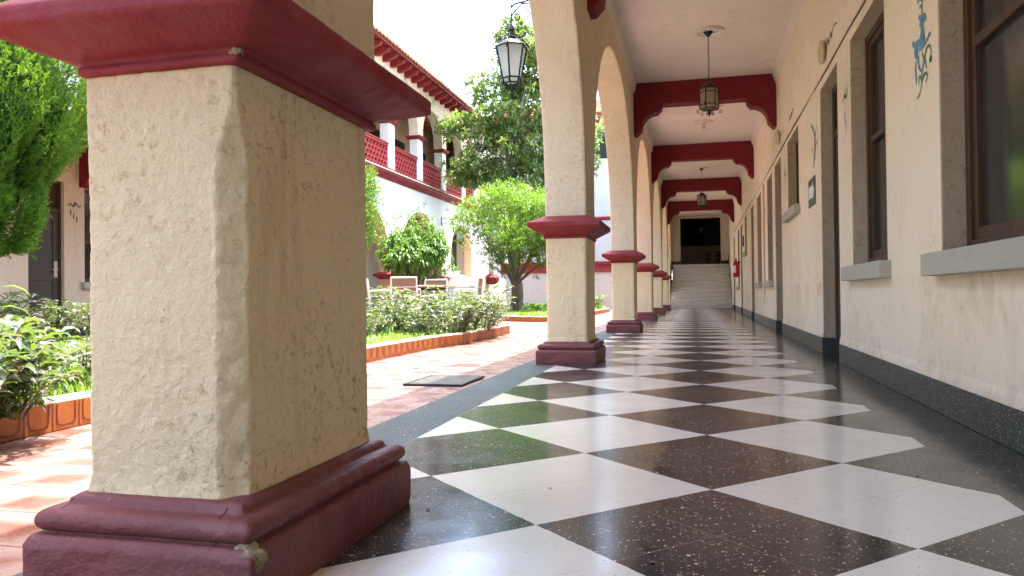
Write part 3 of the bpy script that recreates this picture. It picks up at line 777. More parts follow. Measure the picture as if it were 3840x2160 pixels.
for l_ in ([(4.409, 2.3), (4.406, 2.172), (4.415, 2.1)], [(4.5, 2.19), (4.459, 2.20), (4.413, 2.171)], [(4.461, 2.149), (4.434, 2.157), (4.409, 2.125)]):
    stroke(b, l_, 0.006, 0)
for l_ in ([(4.53, 1.676), (4.467, 1.693), (4.435, 1.741), (4.418, 1.804), (4.377, 1.848), (4.338, 1.892), (4.288, 1.894), (4.256, 1.858), (4.274, 1.817)],
           [(4.435, 1.741), (4.397, 1.768), (4.345, 1.768), (4.334, 1.743), (4.355, 1.719)], [(4.437, 1.753), (4.456, 1.783), (4.483, 1.773), (4.481, 1.74)]):
    stroke(b, l_, 0.006, 1, -0.0045)
stroke(b, [(4.262, 1.835), (4.274, 1.80)], 0.014, 1, -0.0052)
stroke(b, [(4.404, 2.064), (4.39, 2.072), (4.38, 2.078)], 0.003, 2, -0.0052)
wall_obj(b, 'wall_painting', [M['blue_mural'], M['green_mural'], M['dark_mural']], 'painted blue long-legged deer with green vines between the two nearest windows', 'wall painting', 4.4, 1.9)
b = MB()
stroke(b, [(8.6, 2.42), (8.45, 2.33), (8.35, 2.22), (8.36, 2.1), (8.5, 1.95)], 0.02, 0)
stroke(b, [(8.2, 2.33), (8.34, 2.24), (8.38, 2.14), (8.33, 2.0)], 0.014, 1, -0.004)
stroke(b, [(8.15, 2.16), (8.28, 2.14), (8.36, 2.04), (8.46, 1.93)], 0.009, 2, -0.0045)
stroke(b, [(8.62, 2.16), (8.5, 2.12), (8.43, 2.02)], 0.012, 3, -0.0045)
wall_obj(b, 'wall_painting', [M['blue_mural'], M['red_mural'], M['green_mural'], M['yellow_mural']], 'small painted bird motif above the green arrow sign', 'wall painting', 8.4, 2.15)
b = MB()
stroke(b, [(6.73, 2.2), (6.66, 2.24), (6.6, 2.21), (6.53, 2.27)], 0.012, 0); stroke(b, [(6.7, 2.25), (6.62, 2.29), (6.55, 2.3)], 0.009, 1)
stroke(b, [(6.68, 2.1), (6.66, 2.04), (6.61, 2.0), (6.63, 1.94)], 0.010, 2)
wall_obj(b, 'wall_painting', [M['dark_mural'], M['yellow_mural'], M['blue_mural']], 'small yellow and blue painted flourish between second window and first door', 'wall painting', 6.64, 2.1)
for (s_, z, nm) in ((14.8, 2.1, 'painted vine between the fourth and fifth doorway windows'), (19.55, 2.25, 'narrow painted bird motif beyond the third door'), (17.45, 2.2, 'tiny painted sprig beside the third door'),
                    (11.25, 2.25, 'small faded painted sprig beside the small high window')):
    b = MB(); stroke(b, [(s_, z + 0.25), (s_ + 0.05, z + 0.1), (s_ - 0.04, z), (s_ + 0.05, z - 0.12), (s_, z - 0.25)], 0.018, 0)
    stroke(b, [(s_ - 0.1, z + 0.1), (s_, z + 0.03), (s_ + 0.1, z + 0.08)], 0.014, 1)
    wall_obj(b, 'wall_painting', [M['blue_mural'], M['green_mural']], nm, 'wall painting', s_, z)
for (s_, z, nm) in ((7.25, 2.95, 'dark squiggly painted stroke above the first door'), (10.4, 2.95, 'dark squiggly painted stroke above the small high window')):
    b = MB(); stroke(b, [(s_ + 0.3, z - 0.05), (s_ + 0.18, z + 0.02), (s_ + 0.15, z - 0.04), (s_ + 0.03, z + 0.03), (s_, z - 0.03), (s_ - 0.12, z + 0.03), (s_ - 0.3, z + 0.0)], 0.010, 0)
    wall_obj(b, 'wall_painting', [M['dark_mural']], nm, 'wall painting', s_, z)
# bells
for (s_, z, nm) in ((7.62, 2.90, 'round pale yellow enamel bell disc above the first door'), (11.9, 2.95, 'smaller-looking far yellow bell disc above the second door')):
    b = MB(); rows = []
    for r_, x_ in ((0.05, 0.0), (0.05, -0.02), (0.11, -0.022), (0.115, -0.04), (0.10, -0.052), (0.05, -0.062), (0.01, -0.065)):
        rows.append([(x_, s_ + r_ * math.cos(2 * math.pi * k / 28), z + r_ * math.sin(2 * math.pi * k / 28)) for k in range(28)])
    b.grid(rows, True); b.cap(rows[-1])
    wall_obj(b, 'wall_bell', M['bell'], nm, 'bell', s_, z, None, False)
# cable cover
b = MB()
pts = [(-3.0, 2.70), (5.6, 2.705), (8, 2.715), (9.6, 2.725), (9.62, 2.74), (14, 2.75), (18.5, 2.76), (19.2, 2.80), (23, 2.83), (29.4, 2.9)]
for (s0, z0), (s1, z1) in zip(pts, pts[1:]):
    b.grid([[(0.0, s0, z0), (-0.011, s0, z0), (-0.011, s0, z0 + 0.018), (0.0, s0, z0 + 0.018)], [(0.0, s1, z1), (-0.011, s1, z1), (-0.011, s1, z1 + 0.018), (0.0, s1, z1 + 0.018)]], False)
wall_obj(b, 'cable_cover', M['plastic'], 'thin pale cable cover running along the wall over the doors', 'cable cover', 5, 2.7)
b = MB(); b.tube([(-0.006, s_, 2.695 + 0.006 * math.sin(s_ * 3.1) + (0.0145 * max(0, s_ - 5)) * 0.45) for s_ in [i * 0.5 for i in range(-4, 58)]], 0.0045, 5)
wall_obj(b, 'loose_cable', M['dark'], 'thin dark wire just under the cable cover on the right wall', 'wire', 5, 2.69)
# sign
b = MB(); b.box(-0.008, 0.0, 8.36, 8.86, 1.545, 1.845)
so = wall_obj(b, 'arrow_sign', M['signgreen'], 'dark green sign with a white arrow on the wall between door and small window', 'sign', 8.6, 1.7)
b = MB()
b.poly([(-0.0105, 8.80 - 8.6, -0.065), (-0.0105, 8.80 - 8.6, 0.065), (-0.0105, 8.53 - 8.6, 0.065), (-0.0105, 8.53 - 8.6, 0.11), (-0.0105, 8.40 - 8.6, 0.0), (-0.0105, 8.53 - 8.6, -0.11), (-0.0105, 8.53 - 8.6, -0.065)])
b.build('arrow', M['white_paint'], so)
# small plates
for (s_, z, wd, hh, m_, nm) in ((15.25, 0.52, 0.07, 0.11, 'white_paint', 'small white wall socket low below the far pair of windows'), (15.1, 1.05, 0.07, 0.11, 'white_paint', 'small pale switch plate between the far pair of windows')):
    b = MB(); b.box(-0.012, 0, s_ - wd, s_ + wd, z - hh, z + hh)
    bevel(wall_obj(b, 'switch_plate', M['plastic'], nm, 'switch plate', s_, z), 0.004, 2)
b = MB(); b.box(-0.03, 0, 22.3, 22.6, 1.95, 2.25); wall_obj(b, 'wall_plaque', M['wood'], 'small dark brown plaque on the wall above the fire extinguisher', 'plaque', 22.45, 2.1)
b = MB(); b.box(-0.03, 0.0, 14.95, 14.98, 0.6, 2.68); wall_obj(b, 'vertical_conduit', M['plastic'], 'thin vertical conduit between the far pair of windows', 'conduit', 14.96, 0.6)
# fire extinguisher
FX, FY = wx(24.7) - 0.125, 24.7
ex = thing('fire_extinguisher', 'red fire extinguisher hanging on the wall near the white steps', 'fire extinguisher', (FX, FY, 1.12))
b = MB(); b.lathe(0, 0, [(0.05, 0), (0.09, 0.01), (0.095, 0.03), (0.095, 0.40), (0.085, 0.46), (0.05, 0.50), (0.03, 0.52)], 20); b.build('cylinder', M['ext_red'], ex, True)
b = MB(); b.lathe(0, 0, [(0.02, 0.515), (0.025, 0.53), (0.025, 0.56), (0.015, 0.58)], 12); b.box(-0.01, 0.01, -0.10, 0.02, 0.565, 0.58); b.box(-0.01, 0.01, -0.09, 0.02, 0.60, 0.612); b.build('valve', M['iron'], ex)
b = MB(); b.tube([(0, 0.02, 0.55), (0.02, 0.10, 0.54), (0.03, 0.13, 0.4), (0.02, 0.12, 0.2)], 0.011, 6); b.build('hose', M['iron'], ex, True)
b = MB(); rows = [[(0.0965 * math.cos(t), 0.0965 * math.sin(t), z) for t in [R(200 + i * 8) for i in range(9)]] for z in (0.14, 0.36)]; b.grid(rows); b.build('label_sticker', M['white_paint'], ex)
b = MB(); b.box(0.06, 0.125, -0.015, 0.015, 0.45, 0.5); b.build('bracket', M['iron'], ex)

# ---------------------------------------------------------------- ceiling medallions and hanging lanterns
CX = 0.245
def medallion(loc, label):
    t = thing('ceiling_medallion', label, 'ceiling medallion', loc, 0, 'plaster medallions on the corridor ceiling')
    b = MB(); b.lathe(0, 0, [(0.195, 0), (0.195, -0.012), (0.185, -0.022), (0.17, -0.016), (0.158, -0.026), (0.145, -0.012), (0.06, -0.008), (0.05, -0.02), (0.02, -0.02)], 40)
    b.build('rim', M['ceiling'], t, False)
    b = MB()
    for k in range(8):
        a = 2 * math.pi * k / 8
        pts = [(r_ * math.cos(a), r_ * math.sin(a), -0.013) for r_ in (0.055, 0.09, 0.12, 0.14)]
        b.tube(pts, [0.008, 0.016, 0.011, 0.005], 6)
    b.build('petal_relief', M['ceiling'], t, True)
    return t
medallion((CX, 10.14, ZC), 'large white plaster ceiling medallion holding the nearest hanging lantern')
m2 = medallion((CX, 15.5, ZC), 'plaster ceiling medallion with a bare bulb and no lantern')
medallion((CX, 21.2, ZC), 'small far plaster medallion holding the far hanging lantern')
b = MB(); b.lathe(0, 0, [(0.03, -0.02), (0.03, -0.07), (0.02, -0.075)], 14); b.build('bulb_holder', M['ceiling'], m2, True)
b = MB(); b.lathe(0, 0, [(0.012, -0.07), (0.03, -0.10), (0.034, -0.125), (0.025, -0.148), (0.006, -0.16)], 16); b.build('bulb', M['frost'], m2, True)

def make_pendant(label, loc, drop):
    t = thing('hanging_lantern', label, 'lantern', loc, R(8), 'hanging lanterns')
    b = MB(); b.lathe(0, 0, [(0.065, -0.02), (0.06, -0.03), (0.035, -0.05), (0.02, -0.075), (0.008, -0.085)], 16); b.build('canopy', M['iron'], t, True)
    b = MB(); z = -0.08; k = 0
    while z > -drop + 0.02:
        ang = (k % 2) * math.pi / 2 + 0.4; ring = []
        for i in range(10):
            a = 2 * math.pi * i / 9; ring.append((0.010 * math.cos(a) * math.cos(ang), 0.010 * math.cos(a) * math.sin(ang), z - 0.021 + 0.021 * math.sin(a)))
        b.tube(ring, 0.003, 5); z -= 0.034; k += 1
    b.build('chain', M['iron'], t, True)
    N = 6; H = 0.27; r0 = 0.118; zt = -drop - 0.10
    b = MB()
    C6 = [(r0 * math.cos(2 * math.pi * i / N), r0 * math.sin(2 * math.pi * i / N)) for i in range(N)]
    # roof
    apex = (0, 0, -drop)
    for i in range(N):
        p, q = C6[i], C6[(i + 1) % N]
        b.poly([(p[0] * 1.06, p[1] * 1.06, zt), (q[0] * 1.06, q[1] * 1.06, zt), (q[0] * 0.12, q[1] * 0.12, -drop - 0.005), (p[0] * 0.12, p[1] * 0.12, -drop - 0.005)])
        b.poly([(p[0] * 0.98, p[1] * 0.98, zt - 0.004), (q[0] * 0.98, q[1] * 0.98, zt - 0.004), (q[0] * 0.1, q[1] * 0.1, -drop - 0.013), (p[0] * 0.1, p[1] * 0.1, -drop - 0.013)])
        b.tube([(p[0] * 1.05, p[1] * 1.05, zt), (p[0] * 1.16, p[1] * 1.16, zt + 0.02), (p[0] * 1.12, p[1] * 1.12, zt + 0.035)], 0.005, 5)
    b.build('roof', M['iron'], t)
    b = MB()
    for i in range(N):
        p, q = C6[i], C6[(i + 1) % N]
        b.tube([(p[0], p[1], zt)] + [(p[0] * (1 + 0.035 * (j % 2)), p[1] * (1 + 0.035 * (j % 2)), zt - H * j / 10) for j in range(1, 10)] + [(p[0], p[1], zt - H)], 0.0075, 6)
        for z_ in (zt - 0.006, zt - 0.055, zt - H + 0.055, zt - H):
            b.tube([(p[0], p[1], z_), (q[0], q[1], z_)], 0.006, 6)
        b.tube([(p[0], p[1], zt - H), (p[0] * 0.5, p[1] * 0.5, zt - H - 0.01), (0, 0, zt - H - 0.005)], 0.005, 5)
        ax = Vector((p[0], p[1], 0)).normalized()
        b.tube(spiral(Vector((p[0], p[1], zt - H - 0.035)) + ax * 0.02, 0.028, 1.1, ax, (0, 0, 1), math.pi * 0.6, -1), 0.004, 5)
        b.tube(spiral(ax * 0.030 + Vector((0, 0, zt - H - 0.055)), 0.024, 1.1, ax, (0, 0, 1), math.pi * 0.5, 1), 0.004, 5)
        if i % 2 == 0: b.tube(spiral(Vector((p[0], p[1], zt - H * 0.8)) + ax * 0.04, 0.03, 1.1, ax, (0, 0, 1), math.pi, 1), 0.004, 5)
    b.tube([(0, 0, zt - H), (0, 0, zt - H - 0.105)], 0.006, 6)
    b.build('frame', M['iron'], t, True)
    b = MB()
    for i in range(N):
        p, q = C6[i], C6[(i + 1) % N]
        b.poly([(p[0] * .96, p[1] * .96, zt), (q[0] * .96, q[1] * .96, zt), (q[0] * .96, q[1] * .96, zt - H), (p[0] * .96, p[1] * .96, zt - H)])
    b.build('glass', M['amber'], t, recalc=False)
    b = MB(); b.lathe(0, 0, [(0.018, zt + 0.01), (0.018, zt - 0.04), (0.045, zt - 0.07), (0.05, zt - 0.10), (0.04, zt - 0.13), (0.01, zt - 0.145)], 16); b.build('bulb', M['white_paint'], t, True)
    return t
make_pendant('nearest black iron lantern hanging on a chain from the corridor ceiling', (CX - 0.01, 10.14, ZC), 0.66)
make_pendant('farther black iron lantern hanging before the last red beam', (CX + 0.02, 21.2, ZC), 0.66)

def make_wall_lantern(label, loc, rz, arm=0.36, s=1.0):
    """origin at lantern centre axis; bracket arm runs to +x where the wall is"""
    t = thing('wall_lantern', label, 'lantern', loc, rz, 'iron wall lanterns of the courtyard')
    N = 6; rt, rb, H = 0.150 * s, 0.088 * s, 0.30 * s
    zt = 0.0
    def C(r_, i, z): a = 2 * math.pi * (i + 0.5) / N; return (r_ * math.cos(a), r_ * math.sin(a), z)
    b = MB()
    for i in range(N):
        b.poly([C(rt * 1.03, i, 0.0), C(rt * 1.03, i + 1, 0), C(rt * 0.62, i + 1, 0.05 * s), C(rt * 0.62, i, 0.05 * s)])
        b.poly([C(rt * 0.62, i, 0.05 * s), C(rt * 0.62, i + 1, 0.05 * s), C(rt * 0.22, i + 1, 0.085 * s), C(rt * 0.22, i, 0.085 * s)])
    b.lathe(0, 0, [(0.035 * s, 0.08 * s), (0.05 * s, 0.09 * s), (0.03 * s, 0.11 * s), (0.022 * s, 0.15 * s), (0.034 * s, 0.165 * s), (0.02 * s, 0.2 * s)], 12)
    b.build('roof', M['iron'], t)
    b = MB()
    for i in range(N):
        up = [C(rt + (rb - rt) * j / 10 + (0.004 * (j % 2)), i, -H * j / 10) for j in range(11)]
        b.tube(up, 0.009 * s, 6)
        for z_, r_ in ((0, rt), (-H, rb), (-H - 0.045 * s, rb * 0.8)):
            b.tube([C(r_, i, z_), C(r_, i + 1, z_)], 0.0075 * s, 6)
        b.tube([C(rb, i, -H), C(rb * 0.8, i, -H - 0.045 * s)], 0.006 * s, 5)
        ax = Vector(C(1, i, 0)); ax.z = 0
        b.tube([ax * 0.03 + Vector((0, 0, 0.12 * s)), ax * (rt * 0.5) + Vector((0, 0, 0.10 * s)), ax * (rt * 1.0) + Vector((0, 0, 0.045 * s)), ax * (rt * 1.28) + Vector((0, 0, -0.01))], 0.006 * s, 5)
        b.tube(spiral(ax * (rt * 1.22) + Vector((0, 0, -0.035 * s)), 0.032 * s, 1.2, ax, (0, 0, 1), 1.3, -1), 0.0045 * s, 5)
        b.tube(spiral(ax * (rt * 0.8) + Vector((0, 0, 0.075 * s)), 0.026 * s, 1.2, ax, (0, 0, 1), -1.0, 1), 0.0045 * s, 5)
        b.tube(spiral(ax * (rb * 1.15) + Vector((0, 0, -H - 0.035 * s)), 0.034 * s, 1.2, ax, (0, 0, 1), 2.4, -1), 0.0045 * s, 5)
        b.tube(spiral(ax * (rb * 0.55) + Vector((0, 0, -H - 0.085 * s)), 0.032 * s, 1.3, ax, (0, 0, 1), 0.6, 1), 0.0045 * s, 5)
        b.tube([ax * (rb * 0.8) + Vector((0, 0, -H - 0.045 * s)), ax * (rb * 0.4) + Vector((0, 0, -H - 0.09 * s)), Vector((0, 0, -H - 0.125 * s))], 0.006 * s, 5)
    b.build('frame', M['iron'], t, True)
    b = MB()
    for i in range(N):
        b.poly([C(rt * .96, i, -.003), C(rt * .96, i + 1, -.003), C(rb * .96, i + 1, -H), C(rb * .96, i, -H)])
        b.poly([C(rb * .96, i, -H), C(rb * .96, i + 1, -H), C(rb * .76, i + 1, -H - 0.045 * s), C(rb * .76, i, -H - 0.045 * s)])
    b.build('glass', M['frost'], t, recalc=False)
    b = MB(); b.lathe(0, 0, [(0.02 * s, 0.02), (0.02 * s, -0.03 * s), (0.045 * s, -0.07 * s), (0.048 * s, -0.11 * s), (0.02 * s, -0.15 * s)], 14); b.build('bulb', M['white_paint'], t, True)
    b = MB()
    zr = 0.20 * s; zc = 0.36 * s
    b.tube([(0, 0, zr - 0.02), (0, 0, 0.52 * s)], 0.008 * s, 6)
    X = arm
    b.tube([(0.0, 0, zc + 0.02), (X * 0.12, 0, zc + 0.05), (X * 0.35, 0, zc + 0.06), (X * 0.7, 0, zc + 0.09), (X, 0, zc + 0.12)], 0.009 * s, 6)
    b.tube([(0.0, 0, zc - 0.07), (X * 0.1, 0, zc - 0.02), (X * 0.3, 0, zc + 0.045), (X * 0.55, 0, zc + 0.03), (X * 0.8, 0, zc - 0.05), (X, 0, zc - 0.10)], 0.008 * s, 6)
    b.tube(spiral((X * 0.14, 0, zc - 0.075), 0.05 * s, 1.2, (1, 0, 0), (0, 0, 1), math.pi, 1), 0.006 * s, 5)
    b.tube(spiral((X * 0.40, 0, zc - 0.06), 0.045 * s, 1.2, (1, 0, 0), (0, 0, 1), math.pi * .6, -1), 0.006 * s, 5)
    b.tube(spiral((X * 0.78, 0, zc + 0.03), 0.055 * s, 1.0, (1, 0, 0), (0, 0, 1), 0, 1), 0.006 * s, 5)
    b.tube(spiral((0.02, 0, zc + 0.10), 0.035 * s, 1.1, (1, 0, 0), (0, 0, 1), math.pi, -1), 0.006 * s, 5)
    b.box(X - 0.012, X, -0.02, 0.02, zc - 0.14, zc + 0.16)
    b.build('bracket', M['iron'], t, True)
    return t
make_wall_lantern('black iron lantern with frosted glass hanging left of the second arcade pillar', (-1.645, 6.9, 2.975), 0, 0.36)
make_wall_lantern('small distant iron lantern on the far courtyard wall above the round bush', (-7.35, 23.35, 2.72), math.pi, 0.64, 0.95)

# ---------------------------------------------------------------- stairs and room at the corridor end
ST0, RISE, TREAD, NS = 31.2, 0.1727, 0.282, 11
b = MB()
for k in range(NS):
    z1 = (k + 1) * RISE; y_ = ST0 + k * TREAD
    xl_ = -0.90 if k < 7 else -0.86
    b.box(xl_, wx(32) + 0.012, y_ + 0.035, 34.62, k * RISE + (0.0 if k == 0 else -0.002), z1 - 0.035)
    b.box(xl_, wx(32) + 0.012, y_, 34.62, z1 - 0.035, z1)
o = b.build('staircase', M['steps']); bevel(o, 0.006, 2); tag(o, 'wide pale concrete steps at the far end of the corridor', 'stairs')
ZL = NS * RISE
# courtyard side wall of the steps; its unseen arch is added to light them
b = MB(); arch_bay(b, 'Y', PX0, PX1 - 0.02, 29.202, 34.6, 29.35, 34.0, 2.1, 1.6, 2.0, 4.40)
b.box(PX0, PX1 - 0.02, 32.0, 34.6, 0, 2.0)
tag(b.build('stair_side_wall', M['stucco_arch']), 'cream wall on the courtyard side of the far steps', 'wall')
# dark stringer strip along the wall
b = MB()
pts = [(ST0 - 0.05, 0.005), (ST0 - 0.05, 0.26), (34.6, 0.26 + (34.6 - ST0) * RISE / TREAD), (34.6, 0.005)]
xq = wx(33) - 0.004
b.poly([(xq - 0.012, p[0], p[1]) for p in pts]); b.poly([(xq + 0.01, p[0], p[1]) for p in pts])
for i in range(4):
    p, q = pts[i], pts[(i + 1) % 4]; b.poly([(xq - 0.012, *p), (xq - 0.012, *q), (xq + 0.01, *q), (xq + 0.01, *p)])
tag(b.build('stair_skirting', M['skirt']), 'sloping dark skirting beside the far steps', 'skirting')
# end wall with opening
EW = thing('doorway_wall', 'cream wall with a wide dark opening at the top of the steps', 'wall', (0, 34.6, 0))
b = MB(); b.box(-3.3, -0.53, 0, 0.3, ZL - 0.1, 5.30); b.box(1.22, 3.5, 0, 0.3, ZL - 0.1, 5.30); b.box(-0.53, 1.22, 0, 0.3, 4.0, 5.30)
bevel(b.build('wall', M['cream_far'], EW), 0.012, 2)
b = MB(); b.box(-0.91, -0.53, -0.014, 0, ZL, ZL + 0.17); b.box(1.22, 1.58, -0.014, 0, ZL, ZL + 0.17); b.build('skirting', M['black'], EW)
b = MB(); b.box(-3.2, 3.4, 34.6, 41.5, ZL - 0.2, ZL); tag(b.build('landing_floor', M['skirt']), kind='structure')
# room behind: floor, half wall, back wall with window
b = MB(); b.box(-3.0, 3.2, 37.2, 37.4, ZL, ZL + 0.92); b.box(-3.0, 3.2, 37.16, 37.44, ZL + 0.92, ZL + 1.0)
bevel(tag(b.build('half_wall', M['dimwall']), 'low plastered half wall behind the flower pot at the top of the steps', 'half wall'), 0.01, 2)
BW = thing('dark_room_wall', 'dark back wall with a paned window beyond the steps', 'wall', (0, 41.2, ZL))
b = MB(); b.box(-3.2, 0.55, 0, 0.3, 0, 3.4); b.box(2.2, 3.4, 0, 0.3, 0, 3.4); b.box(0.55, 2.2, 0, 0.3, 0, 1.0); b.box(0.55, 2.2, 0, 0.3, 2.75, 3.4); b.build('wall', M['dark'], BW)
fr = MB()
for x_ in (0.55, 1.08, 1.62, 2.15): fr.box(x_, x_ + 0.05, 0.02, 0.08, 1.0, 2.75)
for z_ in (1.0, 1.55, 2.12, 2.7): fr.box(0.6, 2.15, 0.03, 0.075, z_, z_ + 0.05)
wf = fr.build('window', M['iron'], BW); b = MB(); b.box(0.6, 2.15, 0.12, 0.13, 1.0, 2.75); b.build('curtain', M['curtain'], wf)
b = MB(); b.box(-3.4, -3.2, 34.9, 41.5, ZL - 0.2, ZL + 3.4); tag(b.build('side_wall', M['dark']), 'dark left wall of the room beyond the steps', 'wall')
b = MB(); b.box(3.4, 3.6, 34.9, 41.5, ZL - 0.2, ZL + 3.4); tag(b.build('side_wall', M['dark']), 'dark right wall of the room beyond the steps', 'wall')
b = MB(); b.box(-3.4, 3.6, 34.9, 41.5, ZL + 3.1, ZL + 3.4); tag(b.build('room_ceiling', M['dark']), kind='structure')
pt = thing('flower_pot', 'large terracotta pot in the dark opening at the top of the steps', 'flower pot', (0.98, 36.0, ZL))
b = MB(); b.lathe(0, 0, [(0.22, 0), (0.24, 0.02), (0.30, 0.5), (0.31, 0.55)], 24); b.build('body', M['potclay'], pt, True)
b = MB(); b.lathe(0, 0, [(0.315, 0.54), (0.35, 0.55), (0.355, 0.64), (0.34, 0.65), (0.29, 0.65), (0.28, 0.6)], 24); b.build('rim', M['potclay'], pt, False)
p3 = make_pendant('small lantern glimpsed in the dark room beyond the steps', (0.40, 37.9, ZL + 3.1), 1.05)

# ---------------------------------------------------------------- courtyard building on the left
LB = thing('courtyard_building', 'long two storey white and red building with arches across the courtyard', 'building', (-8, 0, 0))
LX0, LX1 = -0.34, 0.0
lp = [-1.87 + 4.25 * k for k in range(7)]    # pier centres up to 23.63
b = MB()
for k in range(len(lp) - 1):
    arch_bay(b, 'Y', LX0, LX1, lp[k], lp[k + 1], lp[k] + 0.3, lp[k + 1] - 0.3, 1.35, 1.8, 0.0, 3.78, 2.0, 0.02, 0, 1, 24)
arch_bay(b, 'Y', LX0, LX1, lp[-1], 27.6, 24.35, 26.85, 1.9, 1.22, 0.0, 3.78, 2.0, 0.02, 0, 1, 24)
b.box(LX0, LX1, 27.6, 31.2, 0, 3.78)
b.build('lower_wall', [M['white'], M['peach']], LB)
for y_ in lp[1:]:
    b = MB(); b.loft(LX0 + 0.0, LX1, y_ - 0.3, y_ + 0.3, [(0.002, 1.10), (0.02, 1.13), (0.13, 1.20), (0.13, 1.24), (0.0, 1.30)], 0.01, 1, caps=True); b.build('pier_capital', M['red'], LB)
# ledge
b = MB(); rows = []
for y_ in (-2.0, 31.2): rows.append([(-0.34, y_, 3.78), (0.03, y_, 3.78), (0.03, y_, 3.84), (0.07, y_, 3.85), (0.07, y_, 3.90), (0.14, y_, 3.93), (0.14, y_, 3.99), (-0.34, y_, 3.99)])
b.grid(rows, True); b.cap(rows[0]); b.cap(rows[1]); b.build('ledge', M['red'], LB)
b = MB(); b.box(-0.34, 0.155, -2.0, 31.2, 3.99, 4.025); b.build('ledge_top', M['stone'], LB)
# upper arches
up = [19.34 + 2.23 * k for k in range(-7, 4)] + [27.98]
b = MB()
for k in range(len(up) - 1):
    y1_ = min(up[k + 1], 27.6)
    arch_bay(b, 'Y', LX0 + 0.02, LX1 - 0.02, up[k], y1_, up[k] + 0.21, min(up[k + 1] - 0.21, 27.4), 5.60, 0.92, 5.49, 7.25, 2.0, 0.012, 0, 0, 20)
b.box(LX0 + 0.02, LX1 - 0.02, 27.6, 31.2, 4.02, 7.25)
b.build('upper_wall', M['cream_far'], LB)
for y_ in up[:-1] + [27.5]:
    b = MB(); b.box(LX0 + 0.03, LX1 - 0.03, y_ - 0.2, y_ + 0.2, 4.14, 5.40)
    bevel(b.build('upper_pier', M['white'], LB), 0.015, 2)
for y_ in up[:-1]:
    b = MB(); b.loft(LX0 + 0.02, LX1 - 0.02, y_ - 0.21, y_ + 0.21, [(0.0, 5.38), (0.05, 5.41), (0.09, 5.45), (0.09, 5.485), (-0.02, 5.50)], 0.006, 1)
    b.build('pier_capital', M['red'], LB); b = MB()
    b.loft(LX0 + 0.02, LX1 - 0.02, y_ - 0.21, y_ + 0.21, [(0.045, 4.025), (0.045, 4.09), (0.0, 4.14)], 0.006, 1)
    b.build('pier_foot', M['red'], LB)
# pierced red balcony panels
def panel(y0_, y1_, z0_, z1_):
    b = MB(); cw, ch = 0.205, 0.125
    b.box(-0.20, -0.06, y0_, y1_, z1_ - 0.07, z1_); b.box(-0.22, -0.04, y0_, y1_, z1_, z1_ + 0.03)
    b.box(-0.18, -0.08, y0_, y1_, z0_, z0_ + 0.03)
    nz = int(round((z1_ - 0.07 - z0_ - 0.03) / ch)); ch = (z1_ - 0.10 - z0_) / nz
    for r_ in range(nz):
        off = (r_ % 2) * cw / 2; y_ = y0_ - off
        while y_ < y1_ - 0.02:
            a0, a1 = max(y_, y0_), min(y_ + cw, y1_)
            cy_, cz_ = y_ + cw / 2, z0_ + 0.03 + ch * (r_ + 0.5)
            ro, ri = [], []
            for i in range(10):
                t = 2 * math.pi * i / 10
                fy = max(y0_, min(y1_, cy_ + 0.58 * cw * math.cos(t))); fz = cz_ + 0.58 * ch * math.sin(t)
                gy = max(y0_, min(y1_, cy_ + 0.36 * cw * math.cos(t))); gz = cz_ + 0.36 * ch * math.sin(t)
                ro.append((fy, fz)); ri.append((gy, gz))
            for i in range(10):
                j = (i + 1) % 10
                b.poly([(-0.09, *ro[i]), (-0.09, *ro[j]), (-0.08, *ri[j]), (-0.08, *ri[i])])
                b.poly([(-0.08, *ri[i]), (-0.08, *ri[j]), (-0.20, *ri[j]), (-0.20, *ri[i])])
                b.poly([(-0.17, *ro[i]), (-0.17, *ro[j]), (-0.20, *ri[j]), (-0.20, *ri[i])])
            y_ += cw
    return b.build('balcony_panel', M['lattice'], LB, recalc=False)
for k in range(2, len(up) - 1):
    panel(up[k] + 0.215, min(up[k + 1] - 0.215, 27.3), 4.03, 4.80)
# inner walls, floors
IX = -2.2
b = MB()
ih = [(9.72, 10.42, 0, 2.6), (10.85, 12.0, 0.93, 2.55)]
yy = sorted(set([-2.0, 27.6] + [h[0] for h in ih] + [h[1] for h in ih])); zz = sorted(set([0, 3.7] + [h[2] for h in ih] + [h[3] for h in ih]))
for i in range(len(yy) - 1):
    for j in range(len(zz) - 1):
        ym, zm = (yy[i] + yy[i + 1]) / 2, (zz[j] + zz[j + 1]) / 2
        if any(h[0] < ym < h[1] and h[2] < zm < h[3] for h in ih): continue
        b.poly([(IX, yy[i], zz[j]), (IX, yy[i + 1], zz[j]), (IX, yy[i + 1], zz[j + 1]), (IX, yy[i], zz[j + 1])])
for h in ih:
    for y_ in h[:2]: b.poly([(IX, y_, h[2]), (IX, y_, h[3]), (IX - 0.2, y_, h[3]), (IX - 0.2, y_, h[2])])
    b.poly([(IX, h[0], h[3]), (IX, h[1], h[3]), (IX - 0.2, h[1], h[3]), (IX - 0.2, h[0], h[3])])
    b.poly([(IX, h[0], h[2]), (IX, h[1], h[2]), (IX - 0.2, h[1], h[2]), (IX - 0.2, h[0], h[2])])
b.build('ground_floor_inner_wall', M['cream_far'], LB, recalc=False)
b = MB(); b.box(IX, IX + 0.015, -2, 9.71, 0.0, 0.17); b.box(IX, IX + 0.015, 10.43, 23, 0.0, 0.17); b.build('skirting', M['skirt'], LB)
b = MB(); b.box(IX - 0.15, IX - 0.1, 9.76, 10.38, 0.01, 2.08)
for z, zz_ in ((0.01, 0.2), (0.95, 1.08), (1.95, 2.08)): b.box(IX - 0.1, IX - 0.085, 9.86, 10.28, z, zz_)
b.box(IX - 0.1, IX - 0.085, 9.76, 9.86, 0.01, 2.08); b.box(IX - 0.1, IX - 0.085, 10.28, 10.38, 0.01, 2.08)
dd = b.build('door', M['door'], LB)
